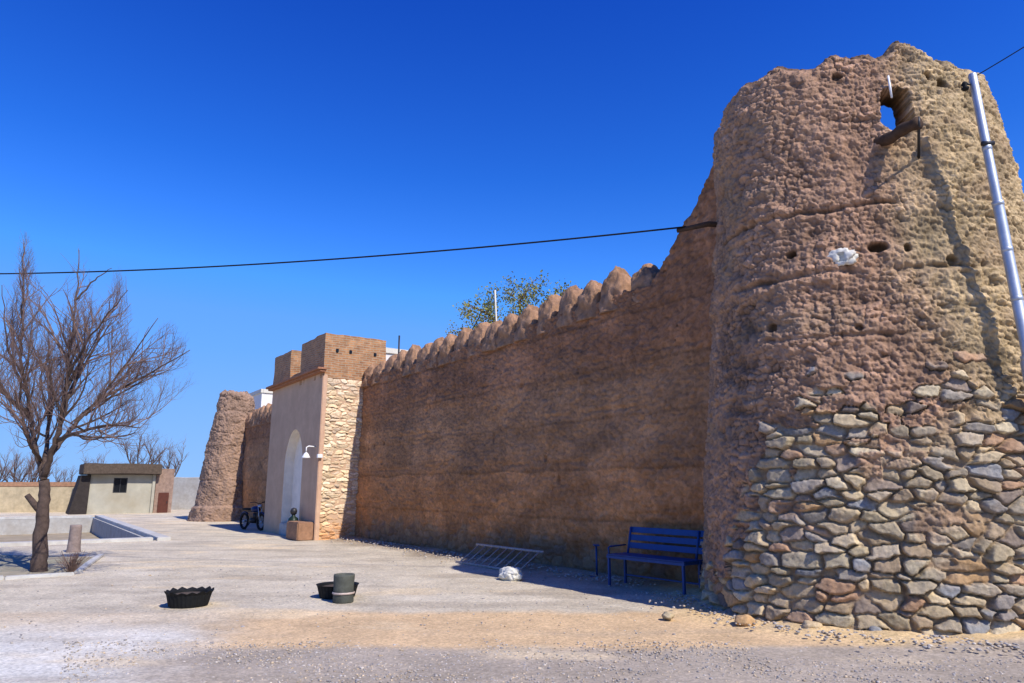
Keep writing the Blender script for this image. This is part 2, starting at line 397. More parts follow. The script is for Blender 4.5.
# ================================================================== CURTAIN WALLS
def wall_top(a):
    """height of the wall body under the merlons; a<0 is nearer the camera"""
    h = 5.22+0*a
    s = -a
    return h - .10 + .12*sm(6, 13, s) + 2.9*np.minimum(np.clip((s-12.75)/2.5, 0, 1)**1.15, .80)
def build_wall(name, label, a0, a1, step, b=0.0, thick=.75, H=None, seed=0, merl=True, mstep=.80, ngroup='merlons', ramp=False, zscale=1.0):
    root = empty(name, W(a0, b), label=label, cat='wall')
    na = int((a1-a0)/step)+1; nz = int(5.6/step)+1
    a = np.linspace(a0, a1, na)[None, :]*np.ones((nz, 1)); t = np.linspace(0, 1, nz)[:, None]*np.ones((1, na))
    top = (wall_top(a) if ramp else np.full(a.shape, H)) + .05*perlin(a*1.5, seed, .5)+.03*perlin(a*5, seed, 1.5)
    z = -.15+t*(top+.15)
    md = mud_field(a*.9+seed*10, 5.5+seed, z, .8)
    # vertical rain runnels and crisp lifts
    md += .010*fbm(a*7+seed, 1.1, z*1.6, 3) - .008*sm(.2, .5, fbm(a*3, 2.2, z*.5, 3))
    for zl in (1.15, 2.1, 3.05, 4.0):
        zz = z-zl-.05*perlin(a*.8, 3.1, zl)-.02*perlin(a*4, 1.1, zl); brk = sm(-.2, .25, perlin(a*.7+zl, 2.2, 4.4))
        md = md-.028*np.exp(-(zz/.03)**2)*brk - .012*sm(0, -.3, zz)*sm(-.8, -.3, zz)
    hr = np.random.default_rng(seed+3)
    for _ in range(int((a1-a0)*1.3)):
        ha, hz, hw, hh = hr.uniform(a0, a1), hr.uniform(.9, 4.6), hr.uniform(.025, .06), hr.uniform(.04, .13)
        md = md-.09*sm(1., .6, np.sqrt(((a-ha)/hw)**2+((z-hz)/hh)**2))
    ea, ia, _, _ = stones(a*1.0, z, .16, .09, seed+50)
    md = md + .014*sm(0, .35, ea)*(.2+ia) - .012*sm(.14, 0, ea) + .014*fbm(a*13, 1.7, z*17, 3, .65)
    pr = np.random.default_rng(seed+9)
    # rough stone footing
    sh, scol, e = stone_field(a, z+.05, .30, .17, seed+21, depth=.07)
    zb = .55+.25*perlin(a*1.1, 2.2, 3.3)+.2*perlin(a*3.3, 1.2, 3.3)
    sw = sm(.1, -.1, z-zb+.3*fbm(a*4, 3.3, z*4, 2))*.55; scol = scol*.6+np.array([.22, .15, .10])*.4
    off = md*(1-sw)+(sh*.8-.01)*sw + .03*sm(.4, -.1, z) - .07*(z/5.3) + .03
    mc = np.array([.47, .275, .150])*(1+.34*fbm(a*.7, 4.4, z*2.6, 4)[..., None]+.14*fbm(a*5, 1.4, z*7, 3)[..., None])
    lift = (z+.06*perlin(a*.8, 3.1, 1.1))/.95; lf = np.floor(lift); mc = mc*(1+.16*(hsh(lf, 3, seed)-.5)+.10*(hsh(lf, np.floor(a/2.7+hsh(lf, 1, 1)*3), seed)-.5))[..., None]*(1-.22*np.exp(-((lift-lf-.03)/.035)**2))[..., None]
    mc = mc*(.92+.16*ia)[..., None]*(1-.18*sm(.14, 0, ea))[..., None]
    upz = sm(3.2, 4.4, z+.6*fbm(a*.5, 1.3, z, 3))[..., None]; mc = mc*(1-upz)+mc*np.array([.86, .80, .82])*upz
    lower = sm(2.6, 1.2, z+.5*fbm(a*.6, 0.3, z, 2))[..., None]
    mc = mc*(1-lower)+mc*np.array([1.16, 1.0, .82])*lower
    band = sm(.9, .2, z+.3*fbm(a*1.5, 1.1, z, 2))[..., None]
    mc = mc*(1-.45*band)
    str_ = (sm(.02, .35, fbm(a*5.5, 7.7, z*.35, 3))*sm(1.0, 4.8, z))[..., None]; mc = mc*(1-.16*str_)
    pt = sm(.12, .2, fbm(a*.55+seed, 2.7, z*.8, 4))[..., None]; mc = mc*(1+.22*pt)
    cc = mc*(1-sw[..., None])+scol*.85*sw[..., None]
    # local coordinates: x along A, y away from viewer
    V = np.stack([a-a0, -off, z], -1).reshape(-1, 3)
    idx = np.arange(nz*na).reshape(nz, na)
    q = np.stack([idx[:-1, :-1], idx[:-1, 1:], idx[1:, 1:], idx[1:, :-1]], -1).reshape(-1, 4)
    # top strip and back
    xs = a[-1]-a0; zt = z[-1]
    T1 = np.stack([xs, np.full(na, thick), zt+.03*perlin(xs*3, 8.8, 1.1)], -1); T2 = np.stack([xs, np.full(na, thick+.1), np.full(na, -.15)], -1)
    Tm = np.stack([xs, np.full(na, thick*.5), zt+.05+.04*perlin(xs*4, 3.8, 1.1)], -1)
    n0 = len(V); i1 = np.arange(na)+n0; i2 = i1+na; i3 = i2+na; tp = idx[-1]
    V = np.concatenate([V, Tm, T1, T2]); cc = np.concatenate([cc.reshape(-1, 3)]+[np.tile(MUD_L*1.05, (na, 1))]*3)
    for u_, v_ in ((tp, i1), (i1, i2), (i2, i3)):
        q = np.concatenate([q, np.stack([u_[:-1], u_[1:], v_[1:], v_[:-1]], -1)])
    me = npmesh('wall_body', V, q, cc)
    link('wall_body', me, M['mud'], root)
    root.rotation_euler = (0, 0, ROTW)
    if ngroup and merl:
        # rounded mud merlons: a few different casts of the same lump
        casts = []
        for c in range(4):
            bm = bmesh.new(); bmesh.ops.create_cube(bm, size=2)
            bmesh.ops.subdivide_edges(bm, edges=bm.edges[:], cuts=19, use_grid_fill=True)
            co = np.array([v.co[:] for v in bm.verts])
            X, Y, Z = co.T
            h = (Z+1)/2
            # arch-shaped outline, slightly cushioned
            cz = np.sqrt(np.clip(1-(np.clip((h-.45)/.55, 0, 1))**2.6, .02, 1))
            nx = X*.39*cz*(1-.22*h); 
            ny = Y*(.31-.09*h)*np.sqrt(np.clip(1-(np.clip((h-.6)/.4, 0, 1)*.85)**2, .05, 1))
            rr = np.sqrt(np.maximum(0, 1-.28*np.abs(X)**3*np.abs(Y)**3))
            nz_ = h*.82*(1-.10*X*X*(h > .4))
            sx = seed*7+c*3.3
            d = mud_field(nx+sx, ny+4, nz_, 1.1)+.05*perlin(nx*3.5+sx, ny*3.5, nz_*3.5)
            L_ = np.sqrt(nx**2+ny**2+(nz_-.25)**2)+1e-6
            nx = nx*rr+nx/L_*d; ny = ny*rr+ny/L_*d; nz_ = nz_+(nz_-.25)/L_*d*sm(0, .2, h)-.02*(1-h)
            for v, x_, y_, z_ in zip(bm.verts, nx, ny, nz_): v.co = (x_, y_, z_)
            me = bm_mesh('merlon', bm)
            n = len(me.vertices); ca = me.color_attributes.new('Tint', 'FLOAT_COLOR', 'POINT')
            cl = np.ones((n, 4), np.float32); vv = np.array([v.co[:] for v in me.vertices])
            cl[:, :3] = np.array([.40, .25, .155])*(1+.6*fbm(vv[:, 0]*4+sx, vv[:, 1]*4, vv[:, 2]*4, 3)[:, None]); ca.data.foreach_set('color', cl.ravel())
            me.materials.append(M['mud']); casts.append(me)
        x = .35; k = 0
        lim = (a1-a0)
        while x < lim:
            aw = a0+x
            if not (ramp and -aw > 12.75):
                o = link('merlon', casts[k % 4], None, root)
                hh = float(wall_top(np.array(aw))) if ramp else H
                o.location = (x, .30, hh-.28); s = hr.uniform(.92, 1.08)
                o.scale = (s*mstep/.80*hr.uniform(.88, 1.12), hr.uniform(.9, 1.08), hr.uniform(.86, 1.1)*zscale); o.rotation_euler = (0, hr.uniform(-.05, .05), hr.uniform(-.08, .08)+(math.pi if k % 2 else 0))
            x += mstep*hr.uniform(.96, 1.05); k += 1
    flipy(root)
    return root
build_wall('curtain_wall', 'long tall mud wall with rounded merlons between the gatehouse and big tower', -15.75, .55, .024, ramp=True, seed=1, mstep=.73)
build_wall('curtain_wall', 'far stretch of crenellated mud wall in shade between gatehouse and distant tower', 5.7, 15.5, .06, H=4.75, seed=5, mstep=.73)
# wooden beam stub at the wall shoulder carrying the cable
CB = P(708, 224, 10.55)
bm = bmesh.new(); tube(bm, [CB+Vector((.45, .15, .03)), CB+Vector((0, 0, 0)), CB+Vector((-.42, .3, .0))], [.045, .045, .035], 10)
tag(link('cable_beam', bm_mesh('cable_beam', bm), M['wood']), 'short dark beam at the tower shoulder where the overhead cable ends', 'wooden beam')
# ================================================================== FAR TOWER
def far_tower():
    c = W(15.9, .3)
    root = empty('fort_tower', c, label='distant tapering mud tower at the far left end of the wall', cat='tower')
    nc, nz = 300, 260
    az = np.linspace(0, 2*math.pi, nc, endpoint=False)[None, :]*np.ones((nz, 1)); t = np.linspace(0, 1, nz)[:, None]*np.ones((1, nc))
    Ht = 6.35+.22*perlin(np.cos(az)*2, np.sin(az)*2, 5.5)+.1*perlin(np.cos(az)*6, np.sin(az)*6, 5.5)
    z = -.1+t*(Ht+.1)
    r = 1.6-.86*(z/6.4)+.12*sm(.75, .6, z)
    x, y = r*np.sin(az), r*np.cos(az)
    md = mud_field(x+20, y, z, 1.25)
    for zl in (1.9, 3.1, 4.2, 5.3, 6.1):
        zz = z-zl-.08*perlin(x*1.2, y*1.2, zl); md = md-.05*np.exp(-(zz/.05)**2)*sm(-.3, .3, perlin(x*1.1, y*1.1, zl))
    md = md-.15*sm(.25, 0, Ht-z)**2
    rr = r+md
    V = np.stack([rr*np.sin(az), rr*np.cos(az), z], -1).reshape(-1, 3)
    mc = (np.array([.36, .25, .18])*(1+.4*fbm(x*2, y*2, z*2, 4)[..., None])).reshape(-1, 3)
    idx = np.arange(nz*nc).reshape(nz, nc); nx = np.roll(idx, -1, 1)
    q = np.stack([idx[:-1], idx[1:], nx[1:], nx[:-1]], -1).reshape(-1, 4)
    V = np.concatenate([V, [[0, 0, 5.95]]]); mc = np.concatenate([mc, [MUD_L]])
    cen = len(V)-1
    q3 = np.stack([idx[-1, ::2], np.full(nc//2, cen), idx[-1, np.r_[2:nc:2, 0]], idx[-1, 1::2]], -1)
    me = npmesh('tower_body', V, np.concatenate([q, q3]), mc); link('tower_body', me, M['mud'], root)
far_tower()
# ================================================================== GATEHOUSE  (local: x along A, y towards the inside, z up)
GA, GB, GL = .30, 1.36, 5.5
def gate():
    root = empty('gatehouse', W(GA, GB), ROTW, label='square gatehouse with brick battlements and plastered front standing out of the wall', cat='gatehouse')
    ZC = 5.22
    # front plaster with pointed niche : polygon with hole cut out, extruded
    bm = bmesh.new()
    nx0, nx1, ztop = 1.55, 3.45, 3.55
    mid = (nx0+nx1)/2; spring = 2.35
    arch = []
    for k in range(0, 13):
        t = k/12; arch.append((nx0+(mid-nx0)*(1-math.cos(t*math.pi/2))**.9, spring+(ztop-spring)*math.sin(t*math.pi/2)))
    arch += [(2*mid-x, z) for x, z in arch[-2::-1]]
    # front: left strip, right strip and fans above
    y0 = 0.0; dep = .32
    def vv(x, z, y=y0): return bm.verts.new((x, y, z))
    def quad(*p): bm.faces.new([vv(*q) for q in p])
    quad((0, -.1), (nx0, -.1), (nx0, spring), (0, spring)); quad((nx1, -.1), (GL, -.1), (GL, spring), (nx1, spring))
    quad((0, spring), (nx0, spring), (nx0, ZC), (0, ZC)); quad((nx1, spring), (GL, spring), (GL, ZC), (nx1, ZC))
    for (x0, z0), (x1, z1) in zip(arch, arch[1:]): quad((x0, z0), (x1, z1), (x1, ZC), (x0, ZC))
    bmesh.ops.remove_doubles(bm, verts=bm.verts, dist=1e-4)
    link('plaster_front', bm_mesh('plaster_front', bm), M['plaster'], root, smooth=False)
    bm = bmesh.new()
    out = [(nx0, -.1)]+arch+[(nx1, -.1)]
    fr = [bm.verts.new((x, y0, z)) for x, z in out]; bk = [bm.verts.new((x, dep, z)) for x, z in out]
    for i in range(len(out)-1): bm.faces.new((fr[i], fr[i+1], bk[i+1], bk[i]))
    bm.faces.new(bk)
    link('arched_niche', bm_mesh('arched_niche', bm), mat('niche_plaster', (.82, .75, .64), var=.12, scale=3, bump=.2), root, smooth=False)
    # body behind + far side
    bm = bmesh.new(); box(bm, (GL/2, 1.36, 2.5), (GL-.02, 1.9, 5.2)); 
    box(bm, (GL-.01, .8, 2.5), (.02, 1.6, 5.2))
    link('core', bm_mesh('core', bm), M['plaster'], root, smooth=False)
    # rubble side face (x=0 plane, y from 0.12 to 1.5)
    step = .014; ny = int(1.6/step); nz = int(5.3/step)
    yy = np.linspace(.13, 1.75, ny)[None, :]*np.ones((nz, 1)); z = np.linspace(-.1, 5.05, nz)[:, None]*np.ones((1, ny))
    pal = np.array([1.08, 1.08, 1.14])*np.array([[.74, .65, .48], [.80, .70, .52], [.68, .59, .43], [.80, .73, .57], [.62, .54, .42], [.72, .60, .41]])*np.array([.90, .84, .76])
    sh, c, e = stone_field(yy, z, .30, .105, 44, pal, .032)
    low = sm(1.0, .2, z+.3*fbm(yy*2, 1.1, z*2, 2))[..., None]
    c = c*(1-low)+c*np.array([.95, .68, .5])*low
    mort = sm(.10, .02, e)[..., None]; c = c*(1-mort)+np.array([.60, .47, .31])*mort
    d = sh-.02+.02*fbm(yy*3, 2.2, z*3, 3)
    V = np.stack([-d, yy, z], -1).reshape(-1, 3); idx = np.arange(nz*ny).reshape(nz, ny)
    q = np.stack([idx[:-1, :-1], idx[:-1, 1:], idx[1:, 1:], idx[1:, :-1]], -1).reshape(-1, 4)
    link('rubble_side', npmesh('rubble_side', V, q, c.reshape(-1, 3)), M['stone'], root)
    # plastered corner pier
    bm = bmesh.new(); box(bm, (.02, .065, 2.5), (.10, .16, 5.3), bev=.02)
    for v in bm.verts: v.co.x += .012*perlin(v.co.z*2, 0, 0)
    link('corner_pier', bm_mesh('corner_pier', bm), mat('pier_plaster', (.62, .44, .31), var=.15, scale=4, bump=.3, hue=(.55, .33, .22, .5)), root, smooth=False)
    # cornice
    bm = bmesh.new()
    box(bm, (GL/2-.02, -.06, ZC+.03), (GL+.22, .2, .07), bev=.01); box(bm, (GL/2-.02, -.10, ZC+.10), (GL+.30, .30, .075), bev=.012)
    link('cornice', bm_mesh('cornice', bm), mat('cornice_brick', (.42, .22, .13), var=.25, scale=8, bump=.4), root, smooth=False)
    # brick blocks
    def bblock(x0, x1, y0, y1, z0, z1, holes=()):
        bm = bmesh.new(); uvl = bm.loops.layers.uv.new('UVMap')
        box(bm, ((x0+x1)/2, (y0+y1)/2, (z0+z1)/2), (x1-x0, y1-y0, z1-z0))
        bmesh.ops.subdivide_edges(bm, edges=bm.edges[:], cuts=14, use_grid_fill=True)
        for f in bm.faces:
            for l in f.loops:
                p = l.vert.co; nn = f.normal
                l[uvl].uv = (p.y if abs(nn.x) > .5 else p.x, p.z) if abs(nn.z) < .5 else (p.x, p.y)
        for v in bm.verts:
            p = v.co.copy(); k = .022
            v.co += Vector((perlin(p.x*3, p.y*3, p.z*3), perlin(p.x*3+9, p.y*3, p.z*3), perlin(p.x*3, p.y*3+9, p.z*3)*1.6))*k
        o = link('brick_battlement', bm_mesh('brick_battlement', bm), M['brick'], root, smooth=False)
        for (hy, hz) in holes:
            b2 = bmesh.new(); box(b2, (x0-.002, hy, hz), (.05, .09, .11), bev=.01)
            link('vent_hole', bm_mesh('vent_hole', b2), M['glass'], o, smooth=False)
    bblock(0, 2.35, .0, 2.15, ZC-.16, 6.52, ((.42, 5.98), (.88, 5.98), (1.75, 5.98)))
    bblock(3.5, GL, .0, 1.5, ZC+.0, 6.50)
    bblock(2.352, 3.498, .05, .5, ZC-.04, 5.55)
    # low seat plinth at the front
    bm = bmesh.new(); box(bm, (.62, -.26, .26), (1.1, .52, .56), bev=.03)
    bmesh.ops.subdivide_edges(bm, edges=bm.edges[:], cuts=5, use_grid_fill=True)
    for v in bm.verts: v.co += Vector((1, 1, 1))*.02*perlin(v.co.x*3, v.co.y*3, v.co.z*3)
    link('seat_plinth', bm_mesh('seat_plinth', bm), mat('plinth_brick', (.36, .22, .14), var=.3, scale=7, bump=.5), root, smooth=False)
    bm = bmesh.new(); box(bm, (2.5, .1, .18), (1.9, .3, .4), bev=.02); link('threshold', bm_mesh('threshold', bm), M['concrete'], root, smooth=False)
    flipy(root)
gate()
# wall lamp on the gate corner
o = empty('wall_lamp', W(GA+.35, GB, 2.55), ROTW, label='small white lamp on a bent arm at the gatehouse corner', cat='lamp')
bm = bmesh.new(); tube(bm, [(0, .02, .3), (0.0, -.22, .32), (-.02, -.30, .28), (-.02, -.30, .1)], .022, 8); link('arm', bm_mesh('arm', bm), M['white'], o)
bm = bmesh.new(); lathe(bm, [(.03, .12), (.07, .08), (.13, -.03), (.135, -.06), (.12, -.05)], 20, (-.02, -.30, 0)); link('lamp_shade', bm_mesh('lamp_shade', bm), M['white'], o)
bm = bmesh.new(); box(bm, (-.42, -.0, .0), (.10, .16, .12), bev=.01); link('junction_box', bm_mesh('junction_box', bm), M['white'], o, smooth=False)
flipy(o)
# canister on the plinth
o = empty('canister', W(GA+1.35, GB+.25, 0.0), 0, label='dark green canister with round cap standing beside the gate niche', cat='canister')
bm = bmesh.new(); lathe(bm, [(.001, 0), (.15, 0), (.17, .04), (.17, .52), (.14, .62), (.06, .68), (.05, .74)], 24); link('body', bm_mesh('body', bm), M['canister'], o)
bm = bmesh.new(); lathe(bm, [(.05, .72), (.095, .76), (.11, .84), (.08, .92), (.001, .95)], 20); link('cap', bm_mesh('cap', bm), M['dark_steel'], o)
o.scale = (1, 1, 1.0)
# ================================================================== POLE AND CABLES
def pole():
    b = Vector((5.75, 7.83, 0)); top = 6.66
    root = empty('utility_pole', b+Vector((.30, .05, 0)), label='tall galvanised steel utility pole standing in front of the big tower', cat='pole')
    bm = bmesh.new()
    prof = [(.09, -.1), (.09, 3.0), (.060, 3.06), (.058, 4.9), (.051, 4.95), (.048, top-.02), (.038, top)]
    rs = lathe(bm, prof, 20); bm.faces.new(rs[-1]); link('shaft', bm_mesh('shaft', bm), M['steel'], root)
    for z, r in ((3.05, .078), (3.75, .0625), (4.35, .0615), (4.93, .064), (5.65, .054)):
        bm = bmesh.new(); lathe(bm, [(r-.008, z-.03), (r, z-.025), (r, z+.025), (r-.008, z+.03)], 20); link('strap', bm_mesh('strap', bm), M['steel'], root)
    bm = bmesh.new(); lathe(bm, [(.001, 0), (.03, 0), (.045, .03), (.02, .05), (.04, .08), (.02, .11), (.001, .12)], 12, (-.12, .0, top-.22)); link('insulator', bm_mesh('insulator', bm), M['rubber'], root)
    bm = bmesh.new(); tube(bm, [(0, 0, top-.14), (-.13, 0, top-.14)], .014, 6); link('insulator_arm', bm_mesh('insulator_arm', bm), M['dark_steel'], root)
    bm = bmesh.new(); tube(bm, [(-.07, -.03, 5.7), (.07, -.03, 5.7)], .03, 8); link('clamp', bm_mesh('clamp', bm), M['dark_steel'], root)
    root.rotation_euler = (0, -.0455, 0)
    return b+Vector((0, 0.05, top-.06))
PT = pole()
def cable(p0, p1, sag, r, label, n=60):
    bm = bmesh.new()
    tube(bm, [p0.lerp(p1, i/n)-Vector((0, 0, sag*4*(i/n)*(1-i/n))) for i in range(n+1)], r, 6)
    tag(link('overhead_cable', bm_mesh('overhead_cable', bm), M['wire']), label, 'cable')
Lend = P(-260, 268, 17.0)
cable(CB+Vector((-.30, .2, .03)), Lend, .42, .0135, 'long black overhead cable sagging across the sky from the tower')
cable(PT, Vector((9.0, 5.2, 8.6)), .15, .006, 'thin cable rising right from the top of the steel pole')
# ================================================================== GROUND
def ground_sheet():
    bx0, bx1, by0, by1 = 3.2, 23.5, 5.25, 16.0      # sunken basin in (a,b)
    aa = np.unique(np.round(np.concatenate([np.linspace(-800, -40, 14), np.linspace(-40, -24, 30), np.linspace(-24, 12, 700), np.linspace(12, 40, 120), np.linspace(40, 900, 16), [bx0, bx1]]), 4))
    bb = np.unique(np.round(np.concatenate([np.linspace(-800, -30, 14), np.linspace(-30, -2, 30), np.linspace(-2, 17, 380), np.linspace(17, 40, 60), np.linspace(40, 800, 14), [by0, by1]]), 4))
    a, b = np.meshgrid(aa, bb)
    x = W0.x+A.x*a+B.x*b; y = W0.y+A.y*a+B.y*b
    near = sm(60, 30, np.hypot(x, y))
    z = near*(.022*fbm(x*.5, y*.5, 1.1, 3)+.010*fbm(x*2.5, y*2.5, 2.1, 3)+.006*fbm(x*9, y*9, 3.1, 2))
    # earth banked up against the tower and the wall
    dt = np.hypot(x-TC.x, y-TC.y)-2.60
    z += near*.07*sm(.9, 0, dt)*(1+.8*fbm(x*2, y*2, .5, 3)) + near*.06*sm(.9, 0, b)*sm(-3, .2, b)
    # ----- zones (colours only)
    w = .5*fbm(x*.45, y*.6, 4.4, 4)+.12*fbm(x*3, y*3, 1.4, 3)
    C = np.zeros(x.shape+(3,)); C[:] = (.56, .52, .44)
    def mixc(c, k):
        nonlocal C
        k = np.clip(k, 0, 1)[..., None]; C = C*(1-k)+np.array(c)*k
    mixc((.62, .56, .46), sm(24, 34, y+w*4))                                # far sandy yard
    mixc((.66, .63, .56), .7*sm(.0, .4, fbm(x*.25, y*.6, 9.1, 4)))
    mixc((.42, .38, .32), .6*sm(.0, .3, fbm(x*.5+3, y*1.1, 2.1, 4)))
    mixc((.26, .205, .15), .85*sm(1.5, .2, b+w*1.5)*sm(.6, -.2, a)*sm(-26, -6, a+b*0))           # wall's ground shade deepened in the colour along its foot
    edge1 = 9.75+.03*x+w*1.3
    earth = sm(.25, -.25, y-edge1)
    mixc((.62, .48, .32), earth*sm(-4.5, -2.2, x+w*3))
    mixc((.60, .50, .37), .5*earth*sm(-1.5, -4.5, x+w*3))
    mixc((.66, .52, .32), sm(1.1, .3, dt+w))
    grav = sm(.14, -.14, y-(7.55+w*.5))
    mixc((.43, .385, .335), grav*sm(-4.2, -2.8, x+w*2.5))
    mixc((.66, .67, .66), sm(-2.6, -4.2, x+w*2.5)*sm(9.2, 7.6, y+w*2)*.85)
    bed = sm(-.1, .1, -8.1-x-.0*y+(0))*sm(13.5, 13.7, y)*0
    for yr, k_ in ((6.55, .5), (6.2, .35), (8.35, .3), (11.2, .22), (12.7, .25)):
        q_ = y-yr-.06*x-.25*fbm(x*.25, yr, 1.1, 2)
        mixc((.36, .32, .27), k_*np.exp(-(q_/.13)**2)*sm(-.25, .2, fbm(x*.8, y*.8, yr, 3)))
    mixc((.70, .60, .44), .6*sm(.12, .35, fbm(x*.35+9, y*.9, 5.1, 5)))
    v = (1+.22*fbm(x*1.3, y*1.3, 7.7, 4)+.12*fbm(x*6, y*6, 7.1, 3))
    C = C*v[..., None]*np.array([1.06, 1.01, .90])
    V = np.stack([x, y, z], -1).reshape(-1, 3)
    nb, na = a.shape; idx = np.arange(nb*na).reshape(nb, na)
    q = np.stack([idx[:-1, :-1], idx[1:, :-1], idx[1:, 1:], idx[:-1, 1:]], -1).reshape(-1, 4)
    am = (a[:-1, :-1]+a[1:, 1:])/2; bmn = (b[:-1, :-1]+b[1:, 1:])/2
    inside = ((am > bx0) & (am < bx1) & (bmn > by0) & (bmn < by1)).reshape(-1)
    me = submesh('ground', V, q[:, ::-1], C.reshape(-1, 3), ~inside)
    g = mat('ground', attr=True, var=.16, scale=16, bump=.7, bscale=22, bdist=.02)
    nt = g.node_tree; N, L = nt.nodes, nt.links
    # fine grit: speckle of the colour
    tc = N['Texture Coordinate']; vo = N.new('ShaderNodeTexVoronoi'); vo.inputs['Scale'].default_value = 42
    L.new(tc.outputs['Object'], vo.inputs['Vector'])
    sx = N.new('ShaderNodeSeparateColor'); L.new(vo.outputs['Color'], sx.inputs[0])
    mr = N.new('ShaderNodeMapRange'); mr.inputs['To Min'].default_value = .84; mr.inputs['To Max'].default_value = 1.15; L.new(sx.outputs[0], mr.inputs[0])
    bs = N['Principled BSDF']; src = bs.inputs['Base Color'].links[0].from_socket
    sc_ = N.new('ShaderNodeVectorMath'); sc_.operation = 'SCALE'; L.new(src, sc_.inputs[0]); L.new(mr.outputs[0], sc_.inputs['Scale']); L.new(sc_.outputs[0], bs.inputs['Base Color'])
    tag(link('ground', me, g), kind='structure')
    # basin
    root = empty('sunken_basin', W(bx0, by0), ROTW, label='sunken concrete basin with a white rim beside the courtyard', cat='basin')
    LX, LY, D = bx1-bx0, by1-by0, .85
    bm = bmesh.new()
    for c, s in (((LX/2, .10, -D/2-.03), (LX, .2, D)), ((LX/2, -LY-.1+.2, -D/2-.03), (LX, .2, D)), ((.10, -LY/2, -D/2-.03), (.2, LY, D)), ((LX-.1, -LY/2, -D/2-.03), (.2, LY, D))):
        box(bm, (c[0], c[1]-.2 if c[1] > 0 else c[1], c[2]), s)
    link('basin_wall', bm_mesh('basin_wall', bm), M['concrete'], root, smooth=False)
    bm = bmesh.new()
    for c, s in (((LX/2, .10, .03), (LX+.6, .38, .13)), ((LX/2, -LY-.1, .03), (LX+.6, .38, .13)), ((-.10, -LY/2, .031), (.38, LY-.4, .13)), ((LX+.1, -LY/2, .031), (.38, LY-.4, .13))):
        box(bm, c, s, bev=.015)
    link('rim', bm_mesh('rim', bm), M['kerb'], root, smooth=False)
    bm = bmesh.new(); box(bm, (LX/2, -LY/2, -D+.02), (LX-.3, LY-.3, .1)); link('basin_floor', bm_mesh('basin_floor', bm), mat('basin_silt', (.40, .33, .22), var=.25, scale=1.5, bump=.3), root, smooth=False)
    flipy(root)
ground_sheet()
# kerb in front of the tree bed and the bed
def kerb(name, p0, p1, w, h, label):
    d = (p1-p0); L_ = d.length; root = empty(name, p0, math.atan2(d.y, d.x), label=label, cat='kerb')
    n = max(1, int(L_/.9)); 
    for i in range(n):
        bm = bmesh.new(); box(bm, ((i+.5)*L_/n, 0, h/2-.06+random.uniform(-.008, .008)), (L_/n-.012, w*random.uniform(.94, 1.05), h+.1), bev=.015)
        o = link('kerb_stone', bm_mesh('kerb_stone', bm), M['kerb'], root, smooth=False); o.rotation_euler = (random.uniform(-.02, .02), 0, random.uniform(-.012, .012))
kerb('kerb', G(-160, 590), G(74, 575), .17, .075, 'low whitewashed kerb in front of the bare tree')
kerb('kerb', G(78, 572), G(100, 556), .15, .05, 'short worn kerb returning behind the small dry shrub')
bm = bmesh.new(); pts = [G(-160, 588), G(72, 573), G(98, 557), G(-100, 553)]
vs = []
N_ = 40; NJ = 24
grid = [[None]*(N_+1) for _ in range(NJ+1)]
for j in range(NJ+1):
    for i in range(N_+1):
        p = pts[0].lerp(pts[1], i/N_).lerp(pts[3].lerp(pts[2], i/N_), j/NJ)
        e = min(i, N_-i, j*1.5, (NJ-j)*1.5)/5
        grid[j][i] = bm.verts.new((p.x, p.y, .0+.045*min(1, e)+.025*float(fbm(p.x*2, p.y*2, 1.1, 3))))
for j in range(NJ):
    for i in range(N_): bm.faces.new((grid[j][i], grid[j][i+1], grid[j+1][i+1], grid[j+1][i]))
tag(link('earth_bed', bm_mesh('earth_bed', bm), mat('bed_soil', (.40, .35, .25), var=.35, scale=2.5, bump=.8, bscale=25, bdist=.02, hue=(.3, .32, .2, .5))), kind='structure')
# gravel and pebbles
def rock_mesh(seed, sub=2):
    bm = bmesh.new(); bmesh.ops.create_icosphere(bm, subdivisions=sub, radius=1)
    for v in bm.verts:
        q = v.co; v.co = q*(1+.35*perlin(q.x*1.1+seed*7.3, q.y*1.1, q.z*1.1)+.12*perlin(q.x*3+seed, q.y*3, q.z*3))
        v.co.z *= .65; v.co.x *= 1.2
    return bm
def scatter(name, pts, sizes, palette, m):
    bms = [rock_mesh(s, 1) for s in range(6)]
    base = []
    for b_ in bms:
        base.append((np.array([v.co[:] for v in b_.verts]), np.array([[v.index for v in f.verts] for f in b_.faces]))); 
    VV = []; FF = []; CC = []; n0 = 0
    for p, s in zip(pts, sizes):
        v, f = base[random.randrange(6)]; an = random.uniform(0, 6.28); c, s_ = math.cos(an), math.sin(an)
        w = np.stack([v[:, 0]*c-v[:, 1]*s_, v[:, 0]*s_+v[:, 1]*c, v[:, 2]], -1)*s+np.array([p[0], p[1], p[2]+s*.25])
        VV.append(w); FF.append(f+n0); n0 += len(v); CC.append(np.tile(np.array(random.choice(palette))*random.uniform(.75, 1.2), (len(v), 1)))
    me = npmesh(name, np.concatenate(VV), np.concatenate(FF), np.concatenate(CC))
    return link(name, me, m, smooth=False)
pts = []; sz = []
for _ in range(15000):
    Y = random.uniform(4.4, 7.9) ; X = random.uniform(-3.6, 1)*Y*.9 if False else random.uniform(-.6, .95)*Y
    if perlin(X*.8, Y*.8, 3.3) < random.uniform(-.6, .1): continue
    pts.append((X, Y, 0)); sz.append(random.uniform(.004, .012)*(1.6 if random.random() < .06 else 1))
for _ in range(1600):
    Y = random.uniform(7.4, 16); X = random.uniform(-.7, .8)*Y
    if math.hypot(X-TC.x, Y-TC.y) < 2.65: continue
    pts.append((X, Y, 0)); sz.append(random.uniform(.005, .014)*(1.8 if random.random() < .05 else 1))
